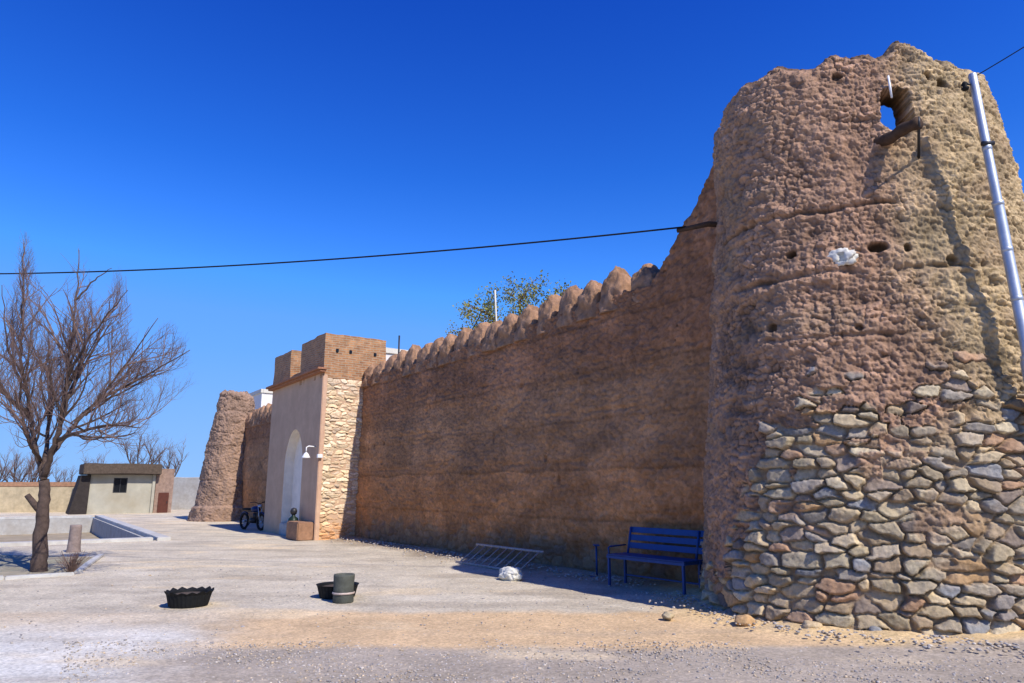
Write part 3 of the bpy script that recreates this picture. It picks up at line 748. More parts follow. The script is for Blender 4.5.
for _ in range(1300):
    th = R(random.uniform(150, 285)); d = 2.60+abs(random.gauss(.05, .35)); pts.append((TC.x+math.sin(th)*d, TC.y+math.cos(th)*d, .05)); sz.append(random.uniform(.006, .024))
for _ in range(900):
    a_ = random.uniform(-13, .1); b_ = abs(random.gauss(.1, .45)); p = W(a_, b_+.1); pts.append((p.x, p.y, .04)); sz.append(random.uniform(.008, .03))
scatter('gravel', pts, sz, [(.46, .43, .39), (.56, .50, .42), (.40, .37, .35), (.58, .47, .33)], M['stone'])['kind'] = 'stuff'
# fallen stones at the tower foot
for i, (px, py, s, lab) in enumerate(((812, 633, .09, 'small pale stone fallen at the foot of the tower, leftmost of the scatter'), (877, 637, .075, 'rounded brown stone lying just off the tower base below the corbelled course'), (893, 636, .07, 'reddish stone lying beside a rounded brown one at the tower base'), (745, 627, .10, 'rough brown stone at the shaded left foot of the tower'), (668, 621, .07, 'pale stone at the edge of the shadow near the bench'))):
    bm = rock_mesh(i+20, 3)
    for v in bm.verts: v.co *= s
    me = bm_mesh('fallen_stone', bm); n = len(me.vertices); ca = me.color_attributes.new('Tint', 'FLOAT_COLOR', 'POINT'); cl = np.ones((n, 4), np.float32); cl[:, :3] = PAL[(i*3+1) % len(PAL)]*1.1; ca.data.foreach_set('color', cl.ravel())
    o = tag(link('fallen_stone', me, M['stone']), lab, 'stone', 'fallen stones at the tower foot'); o.location = G(px, py)+Vector((0, 0, s*.45+.03)); o.rotation_euler = (0, 0, i*1.3)
# ================================================================== BENCH
def bench():
    f0, f1 = G(608, 586), G(670, 595.5); d = (f1-f0).normalized(); L_ = 1.62
    root = empty('bench', f0, math.atan2(d.y, d.x), label='blue slatted metal bench standing in the shade against the mud wall', cat='bench')
    # local x along front, y towards wall(+)
    D = .38; S = .47
    for x in (.04, L_-.04):
        for y in (.0, D):
            bm = bmesh.new(); box(bm, (x, y, S/2), (.04, .04, S), bev=.004); link('leg', bm_mesh('leg', bm), M['blue'], root, smooth=False)
    bm = bmesh.new()
    for y, z in ((0, S), (D, S)): box(bm, (L_/2, y, z+.0), (L_, .045, .045), bev=.004)
    for x in (.04, L_-.04): box(bm, (x, D/2, S+.002), (.04, D-.05, .04), bev=.004)
    box(bm, (L_/2, D, .16), (L_-.1, .025, .025))
    link('seat_frame', bm_mesh('seat_frame', bm), M['blue'], root, smooth=False)
    bm = bmesh.new()
    for k in range(5): box(bm, (L_/2, .02+k*.095, S+.035), (L_-.01, .075, .018), bev=.004)
    link('seat', bm_mesh('seat', bm), M['blue'], root, smooth=False)
    for x in (.10, L_-.10):
        bm = bmesh.new(); tube(bm, [(x, D, S), (x, D+.05, S+.2), (x, D+.11, S+.46)], .02, 8); link('back_post', bm_mesh('back_post', bm), M['blue'], root)
    bm = bmesh.new(); rot = Matrix.Rotation(R(-14), 3, 'X')
    for k in range(3): box(bm, (L_/2+.05, D+.045+k*.04, S+.17+k*.125), (L_-.05, .018, .095), rot, bev=.004)
    link('backrest', bm_mesh('backrest', bm), M['blue'], root, smooth=False)
    for x in (.03,):
        bm = bmesh.new(); tube(bm, [(x, .02, S), (x, .0, S+.14), (x, .05, S+.16), (x, D+.04, S+.17)], .014, 8); link('armrest', bm_mesh('armrest', bm), M['blue'], root)
bench()
# slim blue post left of bench
p = G(597, 578)
o = empty('post_stand', p, label='thin dark blue metal stand left of the bench against the wall', cat='stand')
bm = bmesh.new(); tube(bm, [(0, 0, .02), (0, 0, .56)], .018, 8); link('upright', bm_mesh('upright', bm), M['blue'], o)
bm = bmesh.new(); box(bm, (0, 0, .02), (.26, .22, .03), bev=.005); link('foot', bm_mesh('foot', bm), M['blue'], o, smooth=False)
bm = bmesh.new(); box(bm, (0, 0, .57), (.10, .2, .025), bev=.005); link('top_plate', bm_mesh('top_plate', bm), M['blue'], o, smooth=False)
# ================================================================== LADDER by the wall
def ladder():
    p0, p1 = G(457, 563), G(506, 571); d = p1-p0; L_ = 2.35
    root = empty('ladder', p0, math.atan2(d.y, d.x), label='rusty metal ladder lying on its side against the foot of the wall', cat='ladder')
    tilt = Matrix.Rotation(R(33), 3, 'X'); Wd = .62
    tr = lambda x, y: tilt @ Vector((x, y, .03))
    for y in (0, Wd):
        bm = bmesh.new(); tube(bm, [tr(0, y), tr(L_, y)], .026, 8); link('rail', bm_mesh('rail', bm), M['rusty'], root)
    for k in range(9):
        x = .12+k*(L_-.24)/8; bm = bmesh.new(); tube(bm, [tr(x, .0), tr(x, Wd)], .014, 6); link('rung', bm_mesh('rung', bm), M['rusty'], root)
ladder()
# crumpled white sack
def sack():
    bm = bmesh.new(); bmesh.ops.create_icosphere(bm, subdivisions=5, radius=1)
    for v in bm.verts:
        q = v.co.copy(); k = 1+.25*perlin(q.x*1.6, q.y*1.6, q.z*1.6+4)+.22*abs(perlin(q.x*3.5, q.y*3.5, q.z*3.5))+.06*perlin(q.x*9, q.y*9, q.z*9)
        v.co = Vector((q.x*.24*k, q.y*.15*k, max(-.02, q.z*.13*k+.08)))
    o = tag(link('plastic_sack', bm_mesh('plastic_sack', bm), M['pale']), 'crumpled white plastic sack in the sun beside the ladder', 'sack')
    o.location = G(511, 580); o.rotation_euler = (0, 0, -.7)
sack()
# ================================================================== TYRE PLANTERS
def planter(px, py, label, s=1.0, teeth=True, seed=0):
    loc = G(px, py); loc *= 1+.28*s/loc.y
    root = empty('tyre_planter', loc, label=label, cat='planter', group='planters cut from old tyres'); root.scale = (s, s, s*.92)
    rr = random.Random(seed)
    nT = 15; n = nT*8
    def top(k):
        if not teeth: return .0
        ph = (k % 8)/8; return .034*(1-abs(ph-.5)*2)*(.7+.5*math.sin(k//8*2.3)**2)
    bm = bmesh.new()
    prof = [(.24, 0), (.262, .012), (.275, .06), (.29, .13), (.305, .19), (.33, .235), (.315, .235), (.285, .2), (.26, .1), (.245, .04), (.001, .04)]
    rings = []
    for i, (r, z) in enumerate(prof):
        ring = []
        for k in range(n):
            zz = z + (top(k)-.02 if i in (5, 6) else 0); rad = r+(.006 if (k % 4 < 2 and 0 < i < 5) else 0)+(.018*top(k)/.045 if i in (5, 6) else 0)
            ring.append(bm.verts.new((rad*math.cos(2*math.pi*k/n), rad*math.sin(2*math.pi*k/n), zz)))
        rings.append(ring)
    for r0, r1 in zip(rings, rings[1:]):
        for k in range(n): bm.faces.new((r0[k], r0[(k+1) % n], r1[(k+1) % n], r1[k]))
    link('tyre', bm_mesh('tyre', bm), M['rubber'], root, smooth=False)
    bm = bmesh.new(); rs = lathe(bm, [(.285, .165), (.2, .185), (.1, .19), (.001, .195)], 24); link('soil', bm_mesh('soil', bm), mat('soil', (.13, .10, .075), var=.4, scale=30, bump=.8), root)
    return root
planter(188, 609, 'black tyre planter with a jagged cut rim standing alone on the yard', .94, True, 1)
planter(337, 600, 'black tyre planter with flared smooth rim behind a grey concrete drum', .95, False, 2)
o = empty('concrete_drum', G(341, 604)+Vector((0, .12, 0)), label='squat grey concrete drum with an iron ring in front of a tyre planter', cat='drum')
bm = bmesh.new(); lathe(bm, [(.001, 0), (.135, 0), (.145, .02), (.142, .2), (.15, .36), (.145, .385), (.12, .385), (.115, .34), (.001, .33)], 28, wob=lambda i, k: .003*math.sin(k*1.7+i)); link('body', bm_mesh('body', bm), mat('grey_green_drum', (.115, .12, .10), var=.3, scale=9, bump=.5, bscale=30), o)
bm = bmesh.new(); lathe(bm, [(.150, .12), (.157, .125), (.157, .145), (.150, .15)], 28); link('iron_ring', bm_mesh('iron_ring', bm), M['rusty'], o)
# ================================================================== TREES
def colonise(trunk, env, natt, seed, step=.11, infl=.9, kill=.22, up=.05, jit=.25, maxit=170):
    rr = np.random.default_rng(seed)
    att = env(rr, natt)
    nodes = []; par = []
    for br in trunk:                                    # list of polylines (parent polyline index handled by nearest)
        prev = -1
        if nodes:
            d = np.linalg.norm(np.array(nodes)-np.array(br[0]), axis=1); prev = int(d.argmin())
        for a_, b_ in zip(br, br[1:]):
            a_, b_ = np.array(a_, float), np.array(b_, float); n = max(1, int(np.linalg.norm(b_-a_)/step))
            for i in range(n):
                p = a_+(b_-a_)*(i/n)
                if prev >= 0 and np.linalg.norm(p-np.array(nodes[prev])) < .02: continue
                nodes.append(p); par.append(prev); prev = len(nodes)-1
        nodes.append(np.array(br[-1], float)); par.append(prev)
    N = np.array(nodes); Pp = list(par); zmin = min(br[-1][2] for br in trunk)*.55
    alive = np.ones(len(att), bool); nearest = np.full(len(att), -1); nd = np.full(len(att), 1e9)
    new0 = 0
    for it in range(maxit):
        newN = N[new0:]
        for i in range(0, len(newN), 400):
            ch = newN[i:i+400]; D = np.linalg.norm(att[:, None]-ch[None], axis=2); D[:, ch[:, 2] < zmin] = 1e9; m = D.min(1); am = D.argmin(1)+new0+i
            b_ = m < nd; nd[b_] = m[b_]; nearest[b_] = am[b_]
        alive &= nd > kill
        sel = alive & (nd < infl)
        if not sel.any(): break
        new0 = len(N); ids = np.unique(nearest[sel]); out = []
        for i in ids:
            v = att[sel & (nearest == i)]-N[i]; v /= np.linalg.norm(v, axis=1)[:, None]; d = v.sum(0); d /= np.linalg.norm(d)+1e-9
            d = d+np.array([0, 0, up])+rr.normal(size=3)*jit*.35
            if Pp[i] >= 0:
                pd = N[i]-N[Pp[i]]; pd /= np.linalg.norm(pd)+1e-9; d = d+.45*pd
            d /= np.linalg.norm(d); out.append(N[i]+d*step); Pp.append(int(i))
        N = np.concatenate([N, out])
        if len(N) > 14000: break
    return N, np.array(Pp)
def tree_mesh(N, Pp, rtip, expo, rsplit, rmax=None):
    n = len(N); ch = [[] for _ in range(n)]
    for i, p in enumerate(Pp):
        if p >= 0: ch[p].append(i)
    rad = np.zeros(n)
    for i in range(n-1, -1, -1):
        rad[i] = rtip if not ch[i] else (sum(rad[c]**expo for c in ch[i]))**(1/expo)+.00012
    if rmax: rad = rtip+(rad-rtip)*(rmax-rtip)/(rad.max()-rtip)
    thick = bmesh.new(); thin = bmesh.new()
    def walk(i0):
        stack = [(i0, -1)]
        while stack:
            s, p = stack.pop()
            pts = [] if p < 0 else [N[p]]; rs = [] if p < 0 else [min(rad[p], rad[s]*1.25)]
            i = s
            while True:
                pts.append(N[i]); rs.append(rad[i])
                if not ch[i]: break
                c = sorted(ch[i], key=lambda k: -rad[k])
                for k in c[1:]: stack.append((k, i))
                nxt = c[0]
                if rad[i] > rsplit and rad[nxt] <= rsplit and len(pts) > 1:
                    stack.append((nxt, i)); break
                i = nxt
            if len(pts) > 1:
                big = rs[-2] > rsplit or rs[1] > rsplit
                tube(thick if big else thin, pts, rs, 10 if big else 4 if rs[1] < .012 else 5, cap=big)
    for i in range(n):
        if Pp[i] < 0: walk(i)
    return thick, thin
def copy_tree(o, parent=None):
    c = o.copy(); COL.objects.link(c); c.parent = parent
    for ch in [x for x in bpy.data.objects if x.parent == o]: copy_tree(ch, c)
    return c
# the bare tree on the left, 14 m away
TB = G(40, 573)
def tp(px, py, dY=0.0):            # a point of the tree from its place in the photo
    return tuple(P(px, py, TB.y+dY)-TB)
main = [[(0, 0, -.05), tp(40, 545), tp(43, 510), tp(44, 480)],
        [tp(44, 480), tp(37, 455, .1), tp(30, 415, .25), tp(21, 360, .2), tp(23, 300, .1), tp(24, 243, 0)],
        [tp(44, 476), tp(55, 445, -.15), tp(63, 405, -.3), tp(70, 350, -.4), tp(76, 300, -.2), tp(79, 250, 0)],
        [tp(50, 455, -.1), tp(70, 430, .3), tp(100, 400, .6), tp(145, 376, .8), tp(190, 350, .9)],
        [tp(30, 415, .25), tp(12, 400, -.4), tp(-15, 375, -.9), tp(-40, 345, -1.2)],
        [tp(63, 405, -.3), tp(85, 365, .5), tp(112, 320, .8)],
        [tp(44, 470), tp(48, 430, .7), tp(50, 380, 1.2), tp(48, 330, 1.5)],
        [tp(58, 440, -.15), tp(80, 432, -.9), tp(110, 425, -1.3), tp(140, 428, -1.5)],
        [tp(40, 460), tp(28, 440, -.9), tp(15, 390, -1.4)],
        [tp(76, 300, -.2), tp(95, 280, -.1), tp(112, 268, 0)],
        [tp(66, 380, -.35), tp(92, 335, -.7), tp(128, 290, -.9)],
        [tp(25, 390, .2), tp(8, 350, .5), tp(2, 285, .6)],
        [tp(85, 415, .45), tp(120, 372, .2), tp(158, 318, .1)]]
def grow(limbs, rr, lens, rads, dens, up=.35, zlow=.0, bound=None):
    """limbs: polylines with end radii; every limb carries shoots that carry shoots again"""
    thick, thin = bmesh.new(), bmesh.new()
    def smooth(pts, n=6):
        out = []
        P_ = [Vector(p) for p in pts]; P_ = [P_[0]*2-P_[1]]+P_+[P_[-1]*2-P_[-2]]
        for i in range(1, len(P_)-2):
            p0, p1, p2, p3 = P_[i-1:i+3]
            for k in range(n):
                t = k/n; out.append(.5*((2*p1)+(p2-p0)*t+(2*p0-5*p1+4*p2-p3)*t*t+(3*p1-p0-3*p2+p3)*t**3))
        out.append(P_[-2]); return out
    def shoot(p, d, L_, r, lev):
        n = 7 if lev < 3 else 4; pts = [p]; q = Vector(p); d = d.normalized()
        w = Vector((rr.gauss(0, 1), rr.gauss(0, 1), rr.gauss(0, .6)))*.10
        for i in range(n):
            w = w*.6+Vector((rr.gauss(0, 1), rr.gauss(0, 1), rr.gauss(0, .7)))*.085
            d = (d+w+Vector((0, 0, up*.22))).normalized(); q = q+d*(L_/n); pts.append(q.copy())
        rs = [r*(1-.72*i/n) for i in range(n+1)]
        tube(thick if r > .022 else thin, pts, rs, 8 if r > .022 else 5 if lev < 2 else 3, cap=False)
        if lev < len(lens): spawn(pts, rs, lev, .18)
    def spawn(pts, rs, lev, start):
        Lt = sum((b-a).length for a, b in zip(pts, pts[1:])); m = max(2, int(Lt*dens[lev]*rr.uniform(.8, 1.2)))
        for k in range(m):
            t = start+(1-start)*((k+rr.random())/m); f = t*(len(pts)-1); i = min(int(f), len(pts)-2); p = pts[i].lerp(pts[i+1], f-i); r = rs[i]
            if p.z < zlow: continue
            t_ = (pts[i+1]-pts[i]).normalized(); side = Vector((rr.gauss(0, 1), rr.gauss(0, 1), rr.gauss(0, 1))); side = (side-t_*side.dot(t_)).normalized()
            ang = R(rr.uniform(24, 52)); d = t_*math.cos(ang)+side*math.sin(ang)+Vector((0, 0, up*.3))
            L_ = lens[lev]*rr.uniform(.55, 1.15)*(1.05-.45*t)
            if bound and not bound(p+d.normalized()*L_*.9): 
                L_ *= .5
                if not bound(p+d.normalized()*L_*.9): continue
            shoot(p, d, L_, min(r*.75, rads[lev]), lev+1)
    for pts, r0, r1 in limbs:
        q = smooth(pts); n = len(q)-1; rs = [r0+(r1-r0)*(i/n)**.8 for i in range(n+1)]
        for i in range(1, n): q[i] = q[i]+Vector((rr.gauss(0, 1), rr.gauss(0, 1), 0))*.012
        tube(thick, q, rs, 10, cap=True); spawn(q, rs, 0, .22)
    return thick, thin
RAD = [(.155, .09), (.062, .007), (.062, .007), (.06, .008), (.05, .008), (.05, .008), (.055, .008), (.045, .008), (.04, .008), (.022, .005), (.035, .006), (.035, .006), (.035, .006)]
def inside_crown(p):
    q = p+TB; yc = CP*q.y+SP*(q.z-CAMZ); px = 512+F*q.x/yc; py = 341.5-F*(CP*(q.z-CAMZ)-SP*q.y)/yc
    top = min(470-232*math.exp(-((px-25)/34)**2)*1.03, 470-222*math.exp(-((px-80)/32)**2)*1.02, 470-205*math.exp(-((px-118)/26)**2), 470-150*math.exp(-((px-168)/46)**2), 470-145*math.exp(-((px+25)/45)**2))
    return py > top and py < 468-.06*abs(px-45) and px < 216
th, tn = grow([(p, a, b) for p, (a, b) in zip(main, RAD)], random.Random(5), [1.5, .9, .52, .30], [.024, .0105, .0055, .0036], [4.2, 6.2, 8.5, 8.0], up=.42, zlow=1.75, bound=inside_crown)
root = empty('bare_tree', TB, label='bare leafless tree with a lopped branch stub, nearest tree on the left', cat='tree')
tube(th, [tp(42, 512), tp(35, 505, -.05), tp(27, 495, -.1)], [.075, .06, .05], 10)
bmt = bm_mesh('trunk', th); link('trunk', bmt, M['bark'], root); link('crown', bm_mesh('crown', tn), M['twig'], root)
# trees behind the hut / far wall: bare
H = 6.4
lim = [([(0, 0, -.1), (.05, 0, 1.0), (.0, .05, 1.9)], .17, .11), ([(0, .05, 1.8), (-.9, .1, 3.4), (-1.5, 0, 4.9)], .085, .015), ([(0, .05, 1.9), (1.0, -.2, 3.3), (1.8, 0, 4.5)], .08, .015), ([(0, .05, 1.7), (.1, 1.0, 3.5), (0, 1.1, 5.2)], .08, .015), ([(0, .05, 1.9), (.1, -.7, 3.6), (.3, -.9, 5.4)], .08, .015)]
th, tn = grow(lim, random.Random(9), [1.6, .9, .5], [.034, .018, .012], [3.2, 4.5, 5.5], up=.4, zlow=1.6)
proto = empty('bare_tree', (0, 0, 0), label='bare tree rising behind the flat roofed hut', cat='tree', group='bare trees beyond the yard')
link('trunk', bm_mesh('trunk', th), M['bark'], proto); link('crown', bm_mesh('crown', tn), M['twig'], proto)
spots = [(137, 43+10, 1.0, 'bare tree rising behind the flat roofed hut'), (168, 60, .9, 'leafless tree between the hut and the distant tower'), (12, 52, .72, 'low bare tree behind the left compound wall, nearest the photo edge'), (34, 55, .74, 'low bare tree just left of the big trunk beyond the compound wall'), (-8, 50, .7, 'leafless tree cut by the left photo edge behind the compound wall'), (23, 50, .6, 'low brown bare tree between two others behind the left compound wall'), (60, 54, .55, 'low bare tree behind the compound wall just right of the big trunk'), (95, 66, .8, 'small leafless tree beyond the left end of the hut roof')]
for i, (px, Y, s, lab) in enumerate(spots):
    o = proto if i == 0 else copy_tree(proto)
    p = P(px, 500, Y); o.location = (p.x, p.y, 0); o.scale = (s, s, s); o.rotation_euler = (0, 0, i*1.9); o['label'] = lab
# evergreen crown behind the wall
def leafy():
    root = empty('leafy_tree', (0.3, 24.5, 0), label='green leafy tree crown showing above the wall battlements', cat='tree')
    def q(px, py, dY=0): return np.array(P(px, py, 24.5+dY)-Vector((.3, 24.5, 0)))
    tr = [[(0, 0, 0), (.1, 0, 3), tuple(q(520, 350))], [tuple(q(520, 350)), tuple(q(490, 315)), tuple(q(470, 305))], [tuple(q(520, 350)), tuple(q(520, 300)), tuple(q(535, 280))], [tuple(q(520, 350)), tuple(q(550, 310)), tuple(q(565, 290))]]
    def e(rr, n):
        o = []
        while len(o) < n:
            px, py, dy = rr.uniform(428, 620), rr.uniform(270, 380), rr.uniform(-1.6, 1.6)
            if ((px-528)/84)**2+((py-340)/64)**2+(dy/1.7)**2 < 1 and perlin(px*.045, py*.06, dy*1.1) > -.3: o.append(q(px, py, dy))
        return np.array(o)
    N, Pp = colonise(tr, e, 700, 5, step=.14, infl=1.2, kill=.24, up=.1, jit=.5)
    th, tn = tree_mesh(N, Pp, .006, 2.2, .035, .16)
    link('trunk', bm_mesh('trunk', th), M['bark'], root)
    b_ = link('branches', bm_mesh('branches', tn), M['twig'], root)
    ends = N[[i for i in range(len(N)) if i not in set(Pp)]]
    rr = np.random.default_rng(2)
    V = []; Fs = []
    for p in N[len(N)//6:]:
        if p[2] < 5.5 or rr.random() < .35: continue
        for _ in range(rr.integers(16, 34)):
            c = p+rr.normal(size=3)*.14; d = rr.normal(size=3); d /= np.linalg.norm(d); e2 = np.cross(d, rr.normal(size=3)); e2 /= np.linalg.norm(e2)+1e-9
            L_ = rr.uniform(.05, .11); w = L_*.36; n0 = len(V)
            V += [c, c+d*L_*.5+e2*w, c+d*L_, c+d*L_*.5-e2*w]; Fs.append([n0, n0+1, n0+2, n0+3])
    link('crown', npmesh('crown', np.array(V), np.array(Fs)), M['leaf'], root, smooth=False)
leafy()
bm = bmesh.new(); pa, pb = P(495, 290, 22), P(499, 301, 22); tube(bm, [pa+Vector((0, 0, .0)), Vector((pb.x, pb.y, 5.0))], .028, 8)
tag(link('white_pipe', bm_mesh('white_pipe', bm), M['pale']), 'short white pipe rising above the battlements in front of the green tree', 'pipe')
# small dry shrub near tree bed
def shrub(loc, label, h=.55, n=160, seed=1):
    rr = random.Random(seed); bm = bmesh.new()
    for _ in range(n):
        an = rr.uniform(0, 6.28); t = rr.uniform(.1, .9)*h*.8; p1 = Vector((math.cos(an)*t*.5, math.sin(an)*t*.5, h*rr.uniform(.3, .6))); p2 = p1+Vector((math.cos(an)*t*.4+rr.uniform(-.06, .06), math.sin(an)*t*.4, h*rr.uniform(.1, .45)))
        tube(bm, [(0, 0, 0), p1, p2], [.005, .004, .002], 3, cap=False)
    o = tag(link('dry_shrub', bm_mesh('dry_shrub', bm), M['twig']), label, 'shrub'); o.location = loc
shrub(G(70, 575), 'small dry twiggy shrub beside the base of the bare tree', .45, 130, 4)
# cut stump post
o = empty('stump', G(73, 552), label='pale cut tree stump standing in the bed behind the tree', cat='stump')
bm = bmesh.new(); rs = lathe(bm, [(.17, -.02), (.145, .1), (.13, .35), (.125, .62), (.12, .66)], 18, wob=lambda i, k: .012*math.sin(k*1.1+i*.4)); bm.faces.new(rs[-1]); link('stump_wood', bm_mesh('stump_wood', bm), mat('grey_stump', (.30, .24, .21), var=.3, scale=9, bump=.7, bscale=30), o)
# ================================================================== HUT
def hut():
    fr = G(151, 513); d = B; L_ = 3.5
    root = empty('hut', fr, ROTW, label='small cream plastered hut with dark flat roof and open lean-to', cat='hut')
    # local x = A (depth), y=-B so hut runs to -y
    bm = bmesh.new(); hw = 2.35
    # front wall with window hole
    y0, y1 = -L_, 0; wy0, wy1, wz0, wz1 = -2.25, -1.5, 1.25, 2.15
    def bx(ya, yb, za, zb): box(bm, (.1, (ya+yb)/2, (za+zb)/2), (.2, yb-ya, zb-za))
    bx(y0, wy0, -.05, hw); bx(wy1, y1, -.05, hw); bx(wy0, wy1, -.05, wz0); bx(wy0, wy1, wz1, hw)
    box(bm, (1.8, y0+.1, hw/2), (3.19, .2, hw)); box(bm, (1.8, y1-.1, hw/2), (3.19, .2, hw))
    link('wall', bm_mesh('wall', bm), M['cream'], root, smooth=False)
    w = empty('window_holder', (0, 0, 0)); bpy.data.objects.remove(w)
    bm = bmesh.new()
    for ya in (wy0+.03, (wy0+wy1)/2, wy1-.03): box(bm, (.06, ya, (wz0+wz1)/2), (.04, .05, wz1-wz0))
    for za in (wz0+.03, wz1-.03): box(bm, (.058, (wy0+wy1)/2, za), (.04, wy1-wy0, .05))
    wf = link('window', bm_mesh('window', bm), M['dark_steel'], root, smooth=False)
    bm = bmesh.new(); box(bm, (.12, (wy0+wy1)/2, (wz0+wz1)/2), (.02, wy1-wy0, wz1-wz0)); link('pane', bm_mesh('pane', bm), M['glass'], wf, smooth=False)
    bm = bmesh.new(); box(bm, (1.4, -1.82, hw+.33), (3.9, 4.25, .64), bev=.04)
    bmesh.ops.subdivide_edges(bm, edges=bm.edges[:], cuts=6, use_grid_fill=True)
    for v in bm.verts: v.co.z += .06*perlin(v.co.y*1.3, v.co.x*1.3, 0.3)
    link('roof', bm_mesh('roof', bm), M['reed'], root, smooth=False)
    # lean-to of dark boards on the left
    bm = bmesh.new(); v = [(-.1, -L_-.95, -.05), (-.1, -L_-.02, -.05), (-.1, -L_-.02, 2.3), (-.1, -L_-.5, 2.3)]
    f = [bm.verts.new(p) for p in v]; g = [bm.verts.new((p[0]+2.8, p[1], p[2])) for p in v]
    bm.faces.new(f); bm.faces.new(g[::-1])
    for k in range(4): bm.faces.new((f[k], f[(k+1) % 4], g[(k+1) % 4], g[k]))
    link('lean_to', bm_mesh('lean_to', bm), mat('dark_boards', (.06, .05, .045), var=.3, bump=.4), root, smooth=False)
    # brick bay with rusty door on the right
    bm = bmesh.new(); box(bm, (1.2, .62, 1.35), (2.4, 1.04, 2.8)); link('brick_bay', bm_mesh('brick_bay', bm), mat('dull_brick', (.33, .24, .19), var=.35, scale=6, bump=.5), root, smooth=False)
    bm = bmesh.new(); box(bm, (-.02, .62, .62), (.05, .6, 1.25)); dr = link('door', bm_mesh('door', bm), M['door'], root, smooth=False)
    bm = bmesh.new(); box(bm, (-.06, .84, .65), (.04, .04, .14)); link('handle', bm_mesh('handle', bm), M['dark_steel'], dr, smooth=False)
    bm = bmesh.new(); box(bm, (-.05, -.02, 1.2), (.16, .16, 2.5)); link('pillar', bm_mesh('pillar', bm), M['cream'], root, smooth=False)
    flipy(root)
hut()
# compound walls behind the yard
def low_wall(p0, p1, h, m, label, bricktop=True):
    d = p1-p0; L_ = d.length; root = empty('compound_wall', p0, math.atan2(d.y, d.x), label=label, cat='wall')
    n = int(L_/.25)+1; bm = bmesh.new(); prev = None
    for i in range(n+1):
        x = L_*i/n; hh = h+.05*float(perlin(x*.7, 1.1, 1.1))
        r = [bm.verts.new((x, y, z)) for y, z in ((-.15, -.1), (-.15+.02*float(perlin(x, 3, 1)), hh*.5), (-.14, hh-.03), (-.10, hh), (.14, hh), (.15, -.1))]
        if prev:
            for k in range(5): bm.faces.new((prev[k], r[k], r[k+1], prev[k+1]))
        prev = r
    link('wall_body', bm_mesh('wall_body', bm), m, root, smooth=False)
    if bricktop:
        bm = bmesh.new(); box(bm, (L_/2, 0, h+.12), (L_, .34, .3), bev=.02); link('brick_coping', bm_mesh('brick_coping', bm), mat('brick_coping', (.40, .24, .15), var=.3, scale=6, bump=.4), root, smooth=False)
low_wall(G(-170, 513.5), G(84, 512), 1.65, mat('yellow_block', (.50, .42, .28), var=.25, scale=3, bump=.5, bscale=12), 'low buff block wall with brick coping left of the hut')
low_wall(P(158, 511, 52)*1, P(200, 511, 52)*1, 2.3, M['concrete'], 'plain grey block wall between the hut and the distant tower', False)
for o in [x for x in bpy.data.objects if x.name.startswith('compound_wall')]: o.location.z = 0
# pale buildings inside the fort
def pale_building(cx, cy, sx, sy, h, label, posts=()):
    root = empty('pale_building', (cx, cy, 0), ROTW, label=label, cat='building')
    bm = bmesh.new(); box(bm, (0, 0, h/2), (sx, sy, h)); link('wall', bm_mesh('wall', bm), mat('whitewash', (.74, .71, .66), var=.06, bump=.1), root, smooth=False)
    bm = bmesh.new()
    for c, s in (((0, -sy/2, h+.1), (sx+.12, .14, .22)), ((0, sy/2, h+.1), (sx+.12, .14, .22)), ((-sx/2, 0, h+.1), (.14, sy-.15, .22)), ((sx/2, 0, h+.1), (.14, sy-.15, .22))): box(bm, c, s)
    link('parapet', bm_mesh('parapet', bm), M['pale'], root, smooth=False)
    return root
p = P(256, 400, 42); pale_building(p.x+.9, p.y+2, 5.5, 4.0, 7.0, 'pale building showing above the far wall beside the distant tower')
p = P(391, 350, 29); pale_building(p.x-.6, p.y+.6, 1.4, 2.6, 7.15, 'whitewashed roof room peeping over the wall beside the gatehouse brickwork')
bm = bmesh.new(); q = P(399, 345, 27); tube(bm, [(q.x, q.y, 6.0), (q.x, q.y, 7.45)], .035, 6)
tag(link('roof_post', bm_mesh('roof_post', bm), M['dark_steel']), 'thin dark post sticking up behind the wall next to the gatehouse', 'post')
